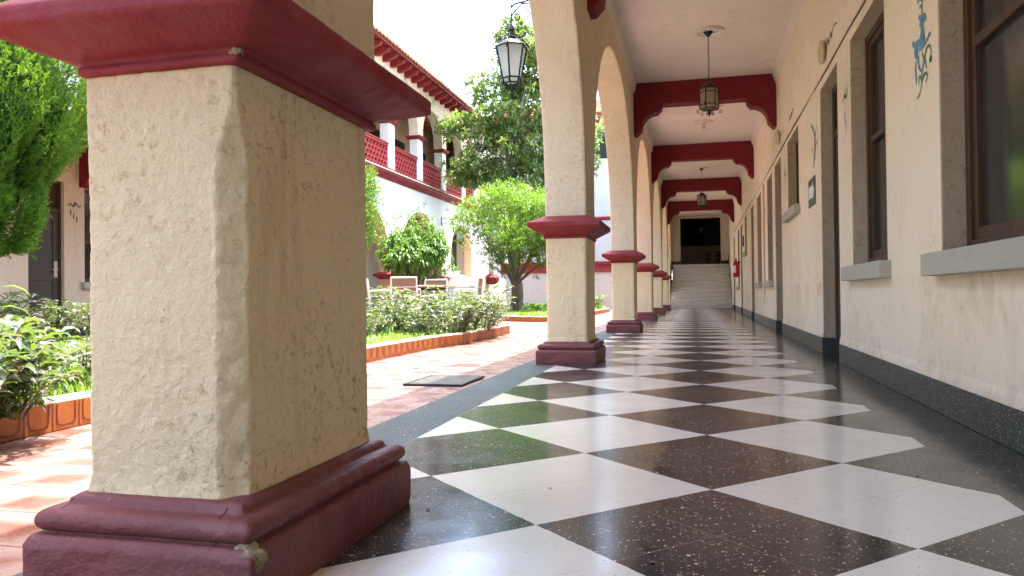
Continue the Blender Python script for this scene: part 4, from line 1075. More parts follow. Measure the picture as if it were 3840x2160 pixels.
b = MB(); b.box(IX - 0.17, IX - 0.06, 10.38, 10.42, 0, 2.6); b.box(IX - 0.17, IX - 0.06, 9.72, 9.76, 0, 2.6); b.box(IX - 0.17, IX - 0.06, 9.76, 10.38, 2.56, 2.6); b.box(IX - 0.17, IX - 0.06, 9.76, 10.38, 2.08, 2.14); b.box(IX - 0.15, IX - 0.12, 9.76, 10.38, 2.14, 2.56); b.build('door_frame', M['wood'], dd)
b = MB(); b.box(IX - 0.085, IX - 0.075, 10.29, 10.36, 1.0, 1.27); b.tube([(IX - 0.08, 10.32, 1.13), (IX - 0.03, 10.32, 1.13), (IX - 0.03, 10.20, 1.13)], 0.012, 8); b.build('handle', M['brass'], dd)
b = MB(); b.box(IX - 0.14, IX - 0.10, 10.85, 12.0, 0.93, 2.55); ww = b.build('window', M['winglass'], LB)
b = MB(); b.box(IX - 0.15, IX - 0.06, 10.85, 10.91, 0.93, 2.55); b.box(IX - 0.15, IX - 0.06, 11.94, 12.0, 0.93, 2.55); b.box(IX - 0.15, IX - 0.06, 10.91, 11.94, 2.49, 2.55); b.box(IX - 0.15, IX - 0.06, 10.91, 11.94, 0.93, 0.99); b.box(IX - 0.15, IX - 0.06, 10.91, 11.94, 1.6, 1.65); b.build('frame', M['wood'], ww)
b = MB(); b.box(IX - 0.1, IX + 0.07, 10.77, 12.08, 0.82, 0.93); b.build('sill', M['stone'], ww)
# cross beam brackets in the arcade passage
for y_ in lp[3:]:
    b = MB(); prf = [(0, 3.7), (0, 2.55), (0.12, 2.58), (0.15, 2.66), (0.27, 2.78), (0.30, 2.92), (0.42, 3.0), (0.50, 3.1), (0.50, 3.3), (2.2 - 0.34 - 0.5, 3.3), (2.2 - 0.34, 2.6), (2.2 - 0.34, 3.7)]
    b.poly([(IX + d, y_ - 0.14, z) for d, z in prf]); b.poly([(IX + d, y_ + 0.14, z) for d, z in prf])
    for i in range(len(prf)):
        p, q = prf[i], prf[(i + 1) % len(prf)]; b.poly([(IX + p[0], y_ - 0.14, p[1]), (IX + q[0], y_ - 0.14, q[1]), (IX + q[0], y_ + 0.14, q[1]), (IX + p[0], y_ + 0.14, p[1])])
    b.build('cross_beam', M['beam'], LB)
b = MB(); b.box(-5, LX0 + 0.001, -2, 31.2, 3.70, 3.99); b.build('upper_floor', M['cream_far'], LB)
b = MB(); b.box(IX - 0.2, IX, -2, 31.2, 3.99, 7.2); b.build('upper_inner_wall', M['cream_far'], LB)
for y_ in (8.3, 12.6, 17.0, 20.75, 22.95, 25.2, 27.4, 29.6):
    b = MB(); b.box(IX, IX + 0.03, y_ - 0.48, y_ + 0.48, 4.0, 6.2); b.box(IX + 0.03, IX + 0.05, y_ - 0.02, y_ + 0.02, 4.0, 6.2); b.build('upper_door', M['dark'], LB)
b = MB(); b.box(IX, LX0 + 0.03, -2, 31.2, 7.2, 7.26); b.build('upper_ceiling', M['cream_far'], LB)
for y_ in (-2.3, 31.2):
    b = MB(); b.box(-5.2, LX1 - 0.02, y_, y_ + 0.3, 0, 7.2); b.build('gable_wall', M['cream_far'], LB)
# roof
def tile_roof(y0_, y1_, xe, ze, xr, zr, plane='Y', parent=None, wave=0.21):
    b = MB(); n_ = int((y1_ - y0_) / wave) * 6; rows = []; course = 0.42
    L_ = math.hypot(xr - xe, zr - ze); nc = int(L_ / course)
    for c_ in range(nc):
        for e_ in (0.0, 0.98):
            t = (c_ + e_) / nc; row = []
            for i in range(n_ + 1):
                u = y0_ + (y1_ - y0_) * i / n_
                ph = (i % 6) / 6 * 2 * math.pi
                kk = i // 6
                jit = (noise.noise(Vector((kk * 1.7, c_ * 3.1, 0))) * 0.03)
                z = ze + (zr - ze) * t + 0.055 * abs(math.sin(ph / 2)) + (0.03 if e_ == 0 else -0.012) + jit * 0.3
                x = xe + (xr - xe) * t + (jit if e_ == 0 else 0)
                row.append((x, u, z) if plane == 'Y' else (u, x, z))
            rows.append(row)
    b.grid(rows)
    # closed thick eave edge
    e0 = rows[0]; e1 = [(p[0], p[1], p[2] - 0.045) for p in e0]; b.grid([e0, e1])
    e2 = [(p[0], p[1], ze - 0.02) for p in rows[-1]]; b.grid([e1, e2])
    return b.build('roof', M['rooftile'], parent, recalc=False)
rf = tile_roof(-2.4, 31.4, 0.52, 7.19, -4.4, 8.75, 'Y', LB)
b = MB(); b.poly([(0.47, -2.3, 7.15), (0.47, 31.3, 7.15), (-1.0, 31.3, 7.56), (-1.0, -2.3, 7.56)]); b.poly([(0.47, -2.3, 7.12), (0.47, 31.3, 7.12), (-1.0, 31.3, 7.53), (-1.0, -2.3, 7.53)]); b.poly([(0.47, -2.3, 7.15), (0.47, 31.3, 7.15), (0.47, 31.3, 7.12), (0.47, -2.3, 7.12)])
b.build('eave_board', M['red'], LB)
raf = [(-0.5, 7.27), (0.38, 7.12), (0.38, 7.07), (0.34, 7.02), (0.22, 6.99), (0.10, 6.94), (-0.5, 6.94)]
b = MB()
b.poly([(x, -0.06, z) for x, z in raf]); b.poly([(x, 0.06, z) for x, z in raf])
for i in range(len(raf)):
    p, q = raf[i], raf[(i + 1) % len(raf)]; b.poly([(p[0], -0.06, p[1]), (q[0], -0.06, q[1]), (q[0], 0.06, q[1]), (p[0], 0.06, p[1])])
r0 = b.build('rafter_tail', M['red'], LB, loc=(0, 12.0, 0))
y_ = 12.52
while y_ < 31.0:
    r_ = r0.copy(); col.objects.link(r_); r_.parent = LB; r_.location = (0, y_, 0); y_ += 0.52
# painted ornaments on the facade
def face_stroke(b, pts, w_, mi=0, off=0.003):
    n0 = len(b.v); stroke(b, pts, w_, mi, -off)
    b.v[n0:] = [(off, p[1], p[2]) for p in b.v[n0:]]
rnd = random.Random(3)
for yc, zc in [(10.1, 3.3), (18.9, 6.7), (19.6, 6.55), (20.4, 6.85), (21.57, 6.45), (22.7, 6.9), (23.75, 6.4), (24.9, 6.85), (19.8, 2.9), (22.9, 2.75), (23.6, 2.7), (21.8, 3.45), (24.0, 3.5), (17.9, 2.8), (9.4, 3.2)]:
    b = MB()
    for j in range(4):
        a = rnd.uniform(0, 6.28); L_ = rnd.uniform(0.12, 0.3)
        p = (yc, zc); q = (yc + 0.6 * L_ * math.cos(a), zc + 0.6 * L_ * math.sin(a)); r_ = (yc + L_ * math.cos(a + 0.5), zc + L_ * math.sin(a + 0.5))
        face_stroke(b, [p, q, r_], 0.010, rnd.choice([0, 1, 2]), 0.004)
    b.build('painted_ornament', [M['blue_mural'], M['green_mural'], M['yellow_mural']], LB)
# room number
try:
    cu = bpy.data.curves.new('room_number', 'FONT'); cu.body = '111'; cu.size = 0.13; cu.extrude = 0.004
    tmp = bpy.data.objects.new('tmp', cu); col.objects.link(tmp); bpy.context.view_layer.update()
    me = bpy.data.meshes.new_from_object(tmp.evaluated_get(bpy.context.evaluated_depsgraph_get()))
    bpy.data.objects.remove(tmp)
    for v_ in me.vertices: v_.co.y -= v_.co.x * 0.8
    me.materials.clear(); me.materials.append(M['dark_mural'])
    nb = bpy.data.objects.new('room_number', me); col.objects.link(nb); nb.parent = LB
    nb.location = (IX + 0.006, 10.52, 2.08); nb.rotation_euler = (R(90), 0, R(90))
except Exception as ex_: print('number', ex_)
b = MB(); 
for l_ in ([(10.5, 2.21), (10.55, 2.25), (10.6, 2.21), (10.66, 2.27), (10.72, 2.21), (10.78, 2.24)], [(10.62, 2.2), (10.65, 2.30)]):
    n0 = len(b.v); stroke(b, l_, 0.012, 0, 0.0); b.v[n0:] = [(IX + 0.004, p[1], p[2]) for p in b.v[n0:]]
b.build('number_ornament', M['dark_mural'], LB)

# left side steps up to the black doorway and its landing
b = MB()
for k in range(8):
    b.box(-8.0, -6.9, 22.0 + k * 0.27, 27.6, k * 0.155 + (0 if k == 0 else -0.001), (k + 1) * 0.155)
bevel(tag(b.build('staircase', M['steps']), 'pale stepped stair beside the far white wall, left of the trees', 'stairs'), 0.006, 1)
b = MB(); b.box(-8.9, -8.02, 24.36, 26.84, 0.0, 1.24); b.box(-8.9, -8.25, 24.36, 26.84, 1.24, 1.40); b.box(-8.9, -8.45, 24.36, 26.84, 1.40, 1.55)
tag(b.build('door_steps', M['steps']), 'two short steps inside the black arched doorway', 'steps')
b = MB(); b.box(-8.7, -8.62, 24.3, 26.9, 1.55, 3.3); tag(b.build('black_door', M['black']), 'black arched door at the top of the side steps', 'door')

# ---------------------------------------------------------------- back building
BB = thing('back_building', 'grey white two storey building with red ledges behind the courtyard trees', 'building', (0, 31.2, 0))  # right end, out of view, left open so daylight reaches the far steps
BB.scale = (1.0, 1.0, 1.12)
b = MB(); b.box(-8.0, -3.0, 0, 0.3, 0, 1.38); b.build('plinth_wall', M['greywall'], BB)
b = MB(); b.box(-8.0, -3.0, -0.05, 0.35, 1.38, 1.55); b.box(-8.0, -3.0, -0.02, 0.32, 1.55, 1.68); b.box(-8.0, -3.0, -0.07, 0.35, 1.68, 1.78); b.build('parapet_band', M['red'], BB)
b = MB()
xs = [-8.9, -6.35, -3.72]
for k in range(2):
    arch_bay(b, 'X', 0.0, 0.3, max(xs[k], -8.0), xs[k + 1] if k < 2 else -1.1, xs[k] + 0.22 if k else -7.9, min(xs[k + 1] - 0.22, -1.4), 3.4, 1.03, 1.78, 5.0, 2.0, 0.015, 0, 0, 20)
b.box(-3.72, -3.0, 0, 0.3, 1.78, 5.0)
b.build('arcade', M['bbwhite'], BB)
b = MB(); b.box(-8.0, -3.0, 0, 0.3, 5.0, 5.6); b.box(-8, -3.0, 0, 0.3, 6.9, 7.3)
wxs = [-7.3, -5.4, -3.52]
prev = -8.0
for x_ in wxs: b.box(prev, x_ - 0.45, 0, 0.3, 5.6, 6.9); prev = x_ + 0.45
b.box(prev, -3.0, 0, 0.3, 5.6, 6.9)
b.build('upper_wall', M['bbwhite'], BB)
for x_ in xs[1:3]:
    b = MB(); b.loft(x_ - 0.22, x_ + (0.22 if x_ < -4 else 0.72), 0, 0.3, [(0, 3.30), (0.05, 3.33), (0.08, 3.38), (0.08, 3.42), (-0.01, 3.45)], 0.006, 1); b.build('pier_capital', M['red'], BB)
for x_ in wxs:
    b = MB(); b.box(x_ - 0.45, x_ + 0.45, 0.12, 0.15, 5.6, 6.9)
    wn = b.build('window', M['winglass'], BB)
    b = MB()
    for dx in (-0.45, -0.02, 0.41): b.box(x_ + dx, x_ + dx + 0.04, 0.06, 0.12, 5.6, 6.9)
    for z_ in (5.6, 6.02, 6.45, 6.86): b.box(x_ - 0.41, x_ + 0.41, 0.07, 0.115, z_, z_ + 0.035)
    b.build('frame', M['iron'], wn)
b = MB(); b.box(-8.0, -3.0, 2.6, 2.8, 1.5, 5.2); b.build('inner_wall', M['greywall'], BB)
b = MB(); b.box(-8.0, -3.0, 0.3, 3.0, 4.9, 5.2); b.box(-8.0, -3.0, 0.3, 3.0, 1.2, 1.5); b.build('floors', M['greywall'], BB)
tile_roof(-8.5, -2.8, -0.5, 7.22, 4.0, 8.7, 'X', BB)
b = MB(); b.poly([(x, 0.06, z) for x, z in raf])
r0 = MB()
r0.poly([(-0.06, -x, z) for x, z in raf]); r0.poly([(0.06, -x, z) for x, z in raf])
for i in range(len(raf)):
    p, q = raf[i], raf[(i + 1) % len(raf)]; r0.poly([(-0.06, -p[0], p[1]), (-0.06, -q[0], q[1]), (0.06, -q[0], q[1]), (0.06, -p[0], p[1])])
r0 = r0.build('rafter_tail', M['red'], BB, loc=(-7.9, 0, 0))
x_ = -7.4
while x_ < -3.0:
    r_ = r0.copy(); col.objects.link(r_); r_.parent = BB; r_.location = (x_, 0, 0); x_ += 0.52
# slender landing column
t = thing('landing_column', 'slender grey column with a red foot at the landing corner by the trees', 'column', (-6.75, 25.0, 1.0))
b = MB(); b.loft(-0.09, 0.09, -0.09, 0.09, [(0, 0.36), (0, 2.9)], 0.03, 2); b.build('shaft', M['greywall'], t)
b = MB(); b.loft(-0.09, 0.09, -0.09, 0.09, [(0.0, 0.0), (0.10, 0.08), (0.13, 0.15), (0.13, 0.24), (0.05, 0.34), (0, 0.37)], 0.03, 2); b.build('foot', M['red'], t)

# ---------------------------------------------------------------- planters
def offset_path(pts, d):
    out = []
    for i, p in enumerate(pts):
        a = Vector(pts[max(i - 1, 0)]); c = Vector(pts[min(i + 1, len(pts) - 1)]); t = (c - a).normalized(); out.append((p[0] - t.y * d, p[1] + t.x * d))
    return out
def kerb(name, pts, h, label, wd=0.13, tl=0.155):
    """tiled kerb along polyline; outer face on the right-hand side of travel"""
    # resample
    P = [Vector(p) for p in pts]; Q = [P[0]]; 
    for a, c in zip(P, P[1:]):
        n_ = max(1, round((c - a).length / tl))
        Q += [a + (c - a) * i / n_ for i in range(1, n_ + 1)]
    I = offset_path([tuple(q) for q in Q], wd)
    k = thing(name, label, 'planter edging', (0, 0, 0))
    b = MB(); rows = []
    for q, i_ in zip(Q, I): rows.append([(q.x, q.y, 0), (q.x, q.y, h - 0.012), (q.x + (i_[0] - q.x) * 0.06, q.y + (i_[1] - q.y) * 0.06, h), (i_[0], i_[1], h), (i_[0], i_[1], 0)])
    b.grid(rows[0:0] or [[r_[j] for r_ in rows] for j in range(2)], False, 0)
    b.grid([[r_[j] for r_ in rows] for j in range(1, 5)], False, 1)
    b.cap(rows[0], 0); b.cap(rows[-1], 0)
    b.build('tiles', [M['kerb'], M['kerbtop']], k, recalc=True)
    g = MB()
    for a, c in zip(Q, Q[1:]):
        t = (c - a).normalized(); nrm = Vector((t.y, -t.x)); L_ = (c - a).length
        def at(u, z): p = a + t * u + nrm * 0.002; return (p.x, p.y, z)
        m_ = 0.02; r_ = 0.03; z0, z1 = 0.016, h - 0.018; wv = 0.0035
        pth = [(m_, z1), (m_, z0 + r_), (m_ + r_ * 0.3, z0 + r_ * 0.3), (m_ + r_, z0), (L_ - m_ - r_, z0), (L_ - m_ - r_ * 0.3, z0 + r_ * 0.3), (L_ - m_, z0 + r_), (L_ - m_, z1)]
        ctr = (L_ / 2, (z0 + z1) / 2)
        for (u0, q0), (u1, q1) in zip(pth, pth[1:]):
            f0, f1 = 0.86, 0.86
            g.poly([at(u0, q0), at(u1, q1), at(ctr[0] + (u1 - ctr[0]) * f1, ctr[1] + (q1 - ctr[1]) * f1 if q1 < z1 else q1), at(ctr[0] + (u0 - ctr[0]) * f0, ctr[1] + (q0 - ctr[1]) * f0 if q0 < z1 else q0)])
        g.poly([at(-0.002, 0.0), at(0.003, 0.0), at(0.003, h - 0.013), at(-0.002, h - 0.013)])
    g.build('glaze_lines', M['kerbline'], k, recalc=False)
    return Q, I
k1 = [(-7.1, 12.1), (-3.6, 12.1), (-3.15, 12.05), (-2.92, 11.9), (-2.88, 11.0), (-2.86, 9.2), (-3.0, 8.4), (-3.02, 7.0), (-2.97, 5.0), (-2.95, 2.0), (-3.0, -1.0), (-3.1, -3.0)]
kerb('planter_kerb', list(k1)[::-1], 0.145, 'orange tiled kerb of the near flower bed, along the red path')
k2 = [(-2.9, 26.8), (-2.9, 17.6), (-3.0, 17.05), (-3.4, 16.9), (-4.1, 17.3), (-4.8, 18.2), (-5.6, 19.0), (-6.6, 19.2)][::-1]
kerb('planter_kerb', list(k2), 0.13, 'orange tiled kerb of the far lawn, under the round tree')
def sheet(name, poly_, z):
    b = MB(); b.poly([(x, y, z) for x, y in poly_]); return tag(b.build(name, M['soil'], recalc=False), kind='structure')
bed1 = [(-7.1, -3), (-3.2, -3), (-3.12, -1), (-3.08, 2), (-3.1, 5), (-3.14, 7), (-3.12, 8.4), (-2.98, 9.2), (-3.0, 11), (-3.04, 11.8), (-3.2, 11.93), (-3.6, 11.98), (-7.1, 11.98)]
sheet('planter_soil', bed1, 0.11)
bed2 = [(-3.02, 26.8), (-3.02, 17.65), (-3.1, 17.15), (-3.38, 17.02), (-4.0, 17.4), (-4.75, 18.3), (-5.6, 19.12), (-6.6, 19.35), (-6.6, 26.8)]
sheet('planter_soil', bed2, 0.10)
b = MB(); b.box(-7.6, -4.4, 13.2, 17.2, -0.02, 0.12); tag(b.build('patio', M['tile']), kind='structure')

# ---------------------------------------------------------------- foliage
def inpoly(x, y, poly_):
    c_ = False; n_ = len(poly_); j = n_ - 1
    for i in range(n_):
        if (poly_[i][1] > y) != (poly_[j][1] > y) and x < (poly_[j][0] - poly_[i][0]) * (y - poly_[i][1]) / (poly_[j][1] - poly_[i][1]) + poly_[i][0]: c_ = not c_
        j = i
    return c_
def np_mesh(name, V, F, m, parent=None, smooth=False):
    me = bpy.data.meshes.new(name); nv, nf, k = len(V), len(F), F.shape[1]
    me.vertices.add(nv); me.vertices.foreach_set('co', V.astype(np.float32).ravel())
    me.loops.add(nf * k); me.loops.foreach_set('vertex_index', F.astype(np.int32).ravel())
    me.polygons.add(nf); me.polygons.foreach_set('loop_start', np.arange(0, nf * k, k, dtype=np.int32))
    try: me.polygons.foreach_set('loop_total', np.full(nf, k, dtype=np.int32))
    except Exception: pass
    me.update(calc_edges=True); me.materials.append(m)
    if smooth: me.polygons.foreach_set('use_smooth', [True] * nf)
    o = bpy.data.objects.new(name, me); col.objects.link(o)
    if parent: o.parent = parent
    return o
rg = np.random.default_rng(11)
def leaves(P, Dr, L, W, fold=0.25, droop=0.25):
    """P base points, Dr directions (n,3), lengths L, widths W -> curved folded leaves of 4 quads"""
    n_ = len(P); Dr = Dr / np.linalg.norm(Dr, axis=1, keepdims=True)
    up_ = np.tile([0, 0, 1.0], (n_, 1)) + rg.normal(0, 0.35, (n_, 3))
    S = np.cross(Dr, up_); S /= np.linalg.norm(S, axis=1, keepdims=True) + 1e-9
    N = np.cross(S, Dr)
    L = np.asarray(L).reshape(-1, 1) * np.ones((n_, 1)); W = np.asarray(W).reshape(-1, 1) * np.ones((n_, 1))
    dn = np.array([0, 0, -1.0])
    c0 = P; c1 = P + Dr * L * 0.45 + dn * L * droop * 0.12; c2 = P + Dr * L * 0.8 + dn * L * droop * 0.45; c3 = P + Dr * L * 0.98 + dn * L * droop * 0.8
    V = np.stack([c0, c1 + S * W * 0.5 + N * W * fold, c1 - S * W * 0.5 + N * W * fold, c1, c2 + S * W * 0.32 + N * W * fold * .6, c2 - S * W * 0.32 + N * W * fold * .6, c2, c3], 1)
    base = (np.arange(n_) * 8)[:, None]
    F = np.concatenate([base + np.array([[0, 3, 1, 1]]), ], 0) if False else None
    tri = np.array([[0, 1, 3], [0, 3, 2], [1, 4, 3], [4, 6, 3], [3, 6, 5], [3, 5, 2], [4, 7, 6], [6, 7, 5]])
    F = (base[:, :, None] + tri[None]).reshape(-1, 3)
    return V.reshape(-1, 3), F
def crown_points(clusters, n, shell=0.55):
    """clusters: list (cx,cy,cz,rx,ry,rz,weight)"""
    w_ = np.array([c[6] for c in clusters]); w_ = w_ / w_.sum()
    idx = rg.choice(len(clusters), n, p=w_)
    C_ = np.array([c[:6] for c in clusters])[idx]
    d = rg.normal(size=(n, 3)); d /= np.linalg.norm(d, axis=1, keepdims=True)
    r_ = shell + (1 - shell) * rg.random(n) ** 0.7
    r_ *= 1 + rg.normal(0, 0.06, n)
    return C_[:, :3] + d * r_[:, None] * C_[:, 3:], d
def leaves_simple(P, Dr, L, W):
    n_ = len(P); Dr = Dr / np.linalg.norm(Dr, axis=1, keepdims=True)
    S = np.cross(Dr, rg.normal(size=(n_, 3))); S /= np.linalg.norm(S, axis=1, keepdims=True) + 1e-9
    L = np.asarray(L).reshape(-1, 1); W = np.asarray(W).reshape(-1, 1)
    V = np.stack([P, P + Dr * L * 0.5 + S * W * 0.5, P + Dr * L, P + Dr * L * 0.5 - S * W * 0.5], 1)
    base = (np.arange(n_) * 4)[:, None]; tri = np.array([[0, 1, 2], [0, 2, 3]])
    return V.reshape(-1, 3), (base[:, :, None] + tri[None]).reshape(-1, 3)
def sprigs(P, Dd, per, length, leafL, leafW, spread=0.9, droop=0.25, updir=0.4, plain=False):
    n_ = len(P); ax = Dd + np.array([0, 0, updir]) + rg.normal(0, 0.35, P.shape); ax /= np.linalg.norm(ax, axis=1, keepdims=True)
    t = np.tile(np.linspace(0.1, 1, per), n_)
    PP = np.repeat(P, per, 0) + np.repeat(ax, per, 0) * (t[:, None] * length)
    d = np.repeat(ax, per, 0) + rg.normal(0, spread, (n_ * per, 3))
    s_ = rg.uniform(0.7, 1.2, n_ * per)
    if plain: return leaves_simple(PP, d, leafL * s_, leafW * s_)
    return leaves(PP, d, leafL * s_, leafW * s_, 0.2, droop)
def ellipsoid_clusters(c, r_, n, sub, seed, flat=0.0):
    rr = random.Random(seed); out = []
    for i in range(n):
        while True:
            d = Vector((rr.uniform(-1, 1), rr.uniform(-1, 1), rr.uniform(-1, 1)))
            if 0.25 < d.length < 1: break
        f = 0.82
        q = (c[0] + d.x * r_[0] * f, c[1] + d.y * r_[1] * f, c[2] + d.z * r_[2] * f)
        s_ = sub * rr.uniform(0.7, 1.3); out.append((*q, s_, s_, s_ * 0.8, s_ * s_))
    return out
def limbs(parent, base, targets, r0, m, rr, fork=None):
    b = MB()
    fk = Vector(fork) if fork else Vector(base) + Vector((0, 0, 0.8))
    B = Vector(base); n_ = 8; tr = []
    for i in range(n_ + 1):
        t = i / n_; p = B.lerp(fk, t) + Vector((rr.uniform(-1, 1), rr.uniform(-1, 1), 0)) * r0 * 0.35 * math.sin(math.pi * t); tr.append(p)
    b.tube(tr, [r0 * (1.25 - 0.35 * i / n_ if i else 1.5) for i in range(n_ + 1)], 10)
    for tg in targets:
        T = Vector(tg); p = []; mid = fk.lerp(T, 0.5) + Vector((rr.uniform(-.2, .2), rr.uniform(-.2, .2), rr.uniform(-0.1, 0.2))) * (T - fk).length * 0.5
        for i in range(9):
            t = i / 8; q = fk * (1 - t) ** 2 + mid * 2 * t * (1 - t) + T * t * t; q += Vector((rr.uniform(-1, 1), rr.uniform(-1, 1), rr.uniform(-1, 1))) * r0 * 0.2; p.append(q)
        b.tube(p, [r0 * 0.62 * (1 - 0.85 * i / 8) for i in range(9)], 7)
        for k in range(3):
            s_ = p[3 + k * 2]; e_ = s_ + Vector((rr.uniform(-1, 1), rr.uniform(-1, 1), rr.uniform(0, 1))) * (T - fk).length * 0.35
            b.tube([s_, s_.lerp(e_, 0.5) + Vector((0, 0, 0.05)), e_], [r0 * 0.22, r0 * 0.15, r0 * 0.06], 5)
    return b.build('trunk', m, parent, True)
rr = random.Random(5)
# round light green tree
T1 = thing('round_tree', 'round dense light green tree on the far lawn beside the second pillar', 'tree', (-4.72, 20.0, 0.1))
cc = ellipsoid_clusters((0.10, 0, 2.45), (1.95, 1.7, 1.22), 105, 0.33, 21)
cc = [c for c in cc if not (c[0] < -0.7 and c[2] < 1.9)] + [(-1.3, 0, 2.0, .35, .4, .3, .1), (-0.75, 0.1, 1.5, .42, .4, .28, .14), (-0.35, -0.2, 1.3, .3, .3, .22, .1), (-1.65, 0, 2.6, .28, .3, .3, .08), (0.3, 0, 1.35, .5, .5, .3, .2), (0.9, 0.1, 1.5, .5, .5, .35, .2), (1.3, 0.0, 2.2, .5, .5, .5, .2)]
P_, D_ = crown_points(cc, 4000, 0.45)
V_, F_ = sprigs(P_, D_, 9, 0.16, 0.085, 0.026, 0.75, 0.1, 0.7)
np_mesh('crown', V_, F_, M['leaf_light'], T1)
limbs(T1, (0, 0, 0), [(-0.9, 0.2, 2.2), (0.9, -0.2, 2.1), (0.1, 0.3, 2.8), (0.6, 0.4, 2.6), (-0.4, -0.3, 2.5), (1.2, 0, 1.7)], 0.075, M['bark'], rr, (-0.03, 0, 0.78))
# big tall tree
T2 = thing('tall_tree', 'tall loose broadleaved tree rising behind the round tree', 'tree', (-5.15, 23.0, 0.1))
cc = []
for (cx, cy, cz, a_, b__, n_) in [(-0.1, 0, 8.5, 0.95, 0.75, 30), (0.6, 0, 7.8, 1.3, 0.9, 36), (-0.6, 0.2, 7.0, 1.3, 0.8, 36), (0.7, 0, 6.4, 1.7, 1.0, 50), (-1.3, -0.2, 5.7, 1.4, 0.7, 40), (0.4, 0, 5.0, 1.9, 0.9, 54), (-1.35, 0.1, 4.5, 1.5, 0.7, 44), (1.5, 0, 5.4, 1.3, 1.2, 34), (0.2, 0, 3.8, 1.9, 0.7, 40)]:
    cc += ellipsoid_clusters((cx, cy, cz), (a_ * 1.08, a_ * 0.9, b__ * 1.05), int(n_ * (0.9 if cz > 6.8 else 0.6)), 0.27, int(cz * 100))
P_, D_ = crown_points(cc, 5600, 0.5)
V_, F_ = sprigs(P_, D_ * 0.6, 8, 0.10, 0.15, 0.055, 0.9, 0.35, 0.2)
np_mesh('crown', V_, F_, M['leaf_big'], T2)
limbs(T2, (-0.2, 0, 0), [(-1.2, 0, 5.2), (1.2, 0.2, 5.2), (0.2, 0.2, 7.6), (-0.5, -0.2, 6.6), (1.6, -0.1, 6.1), (-1.5, 0.1, 4.2), (0.6, 0, 8.2)], 0.16, M['bark_grey'], rr, (-0.45, 0, 2.3))
# round bush on stems
T3 = thing('round_bush', 'shrub with drooping narrow leaves behind the garden table', 'bush', (-6.9, 17.9, 0.0))
cc = ellipsoid_clusters((0.0, 0, 1.75), (0.92, 0.9, 0.62), 55, 0.25, 77) + [(-0.55, 0, 2.35, .2, .2, .3, .05), (0.1, 0, 2.5, .22, .2, .25, .06), (0.55, 0, 2.35, .2, .2, .2, .05), (0.85, 0, 1.3, .25, .2, .25, .06)]
P_, D_ = crown_points(cc, 1500, 0.2)
V_, F_ = sprigs(P_, D_ * 0.8, 8, 0.14, 0.14, 0.034, 0.8, 0.8, 0.25)
np_mesh('crown', V_, F_, M['leaf_bush'], T3)
b = MB()
for k in range(7):
    a = rr.uniform(0, 6.28); e_ = Vector((0.6 * math.cos(a), 0.6 * math.sin(a), 1.9)); p = [Vector((0.08 * math.cos(a), 0.08 * math.sin(a), 0)), Vector((0.2 * math.cos(a), 0.2 * math.sin(a), 0.8)), e_]
    b.tube(p, [0.028, 0.022, 0.008], 6)
b.build('stems', M['bark'], T3, True)
for k in range(16):
    pass
# conifer at left
T4 = thing('conifer', 'large dense conifer with feathery bright green sprays at the left edge', 'tree', (-7.05, 6.15, 0.1))
rq = random.Random(9)
def crad(z):
    K = [(0.9, 0.22), (1.9, 0.66), (2.35, 1.0), (2.8, 1.02), (3.4, 0.80), (4.2, 0.45), (4.9, 0.15), (6, 0.05)]
    for (a_, r0_), (b_, r1_) in zip(K, K[1:]):
        if z <= b_: return r0_ + (r1_ - r0_) * (z - a_) / (b_ - a_)
    return 0.05
Ps_, Ns_ = [], []
for i in range(30000):
    z_ = 1.0 + 3.9 * rq.random() ** 1.1; a = rq.uniform(0, 6.28)
    lob = noise.noise(Vector((math.cos(a) * 2.6, math.sin(a) * 2.6, z_ * 2.0))) * 0.24 + noise.noise(Vector((math.cos(a) * 6, math.sin(a) * 6, z_ * 4.5))) * 0.16
    q = (crad(z_) + lob) * rq.uniform(0.86, 1.0); Ps_.append((q * math.cos(a), q * math.sin(a), z_ + 0.05 * rq.random()))
    Ns_.append((math.cos(a), math.sin(a), 0.9 if z_ > 1.35 else 0.1))
for i in range(400):
    a = rq.uniform(0, 6.28); q = 0.22 * rq.random() ** 0.5; Ps_.append((q * math.cos(a), q * math.sin(a), 1.02 + 0.1 * rq.random())); Ns_.append((math.cos(a), math.sin(a), -0.4))
V_, F_ = sprigs(np.array(Ps_), np.array(Ns_), 12, 0.075, 0.034, 0.009, 0.42, 0.0, 0.15, True)
np_mesh('crown', V_, F_, M['leaf_thuja'], T4)
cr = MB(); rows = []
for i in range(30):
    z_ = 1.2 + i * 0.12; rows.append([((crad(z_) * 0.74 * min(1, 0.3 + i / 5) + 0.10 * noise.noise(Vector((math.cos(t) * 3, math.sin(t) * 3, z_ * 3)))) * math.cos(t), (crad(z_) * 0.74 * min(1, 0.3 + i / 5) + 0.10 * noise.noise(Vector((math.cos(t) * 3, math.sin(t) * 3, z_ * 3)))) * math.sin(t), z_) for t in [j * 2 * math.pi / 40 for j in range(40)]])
cr.grid(rows, True); cr.cap(rows[0]); cr.cap(rows[-1]); cr.build('shade_core', M['deep'], T4, True)  # solid core filling the gaps, the crown's inner shade put into its colour
b = MB(); b.tube([(0, 0, 0), (0.03, 0, 0.8), (0, 0.02, 2.0)], [0.14, 0.11, 0.08], 10); b.build('trunk', M['bark'], T4, True)
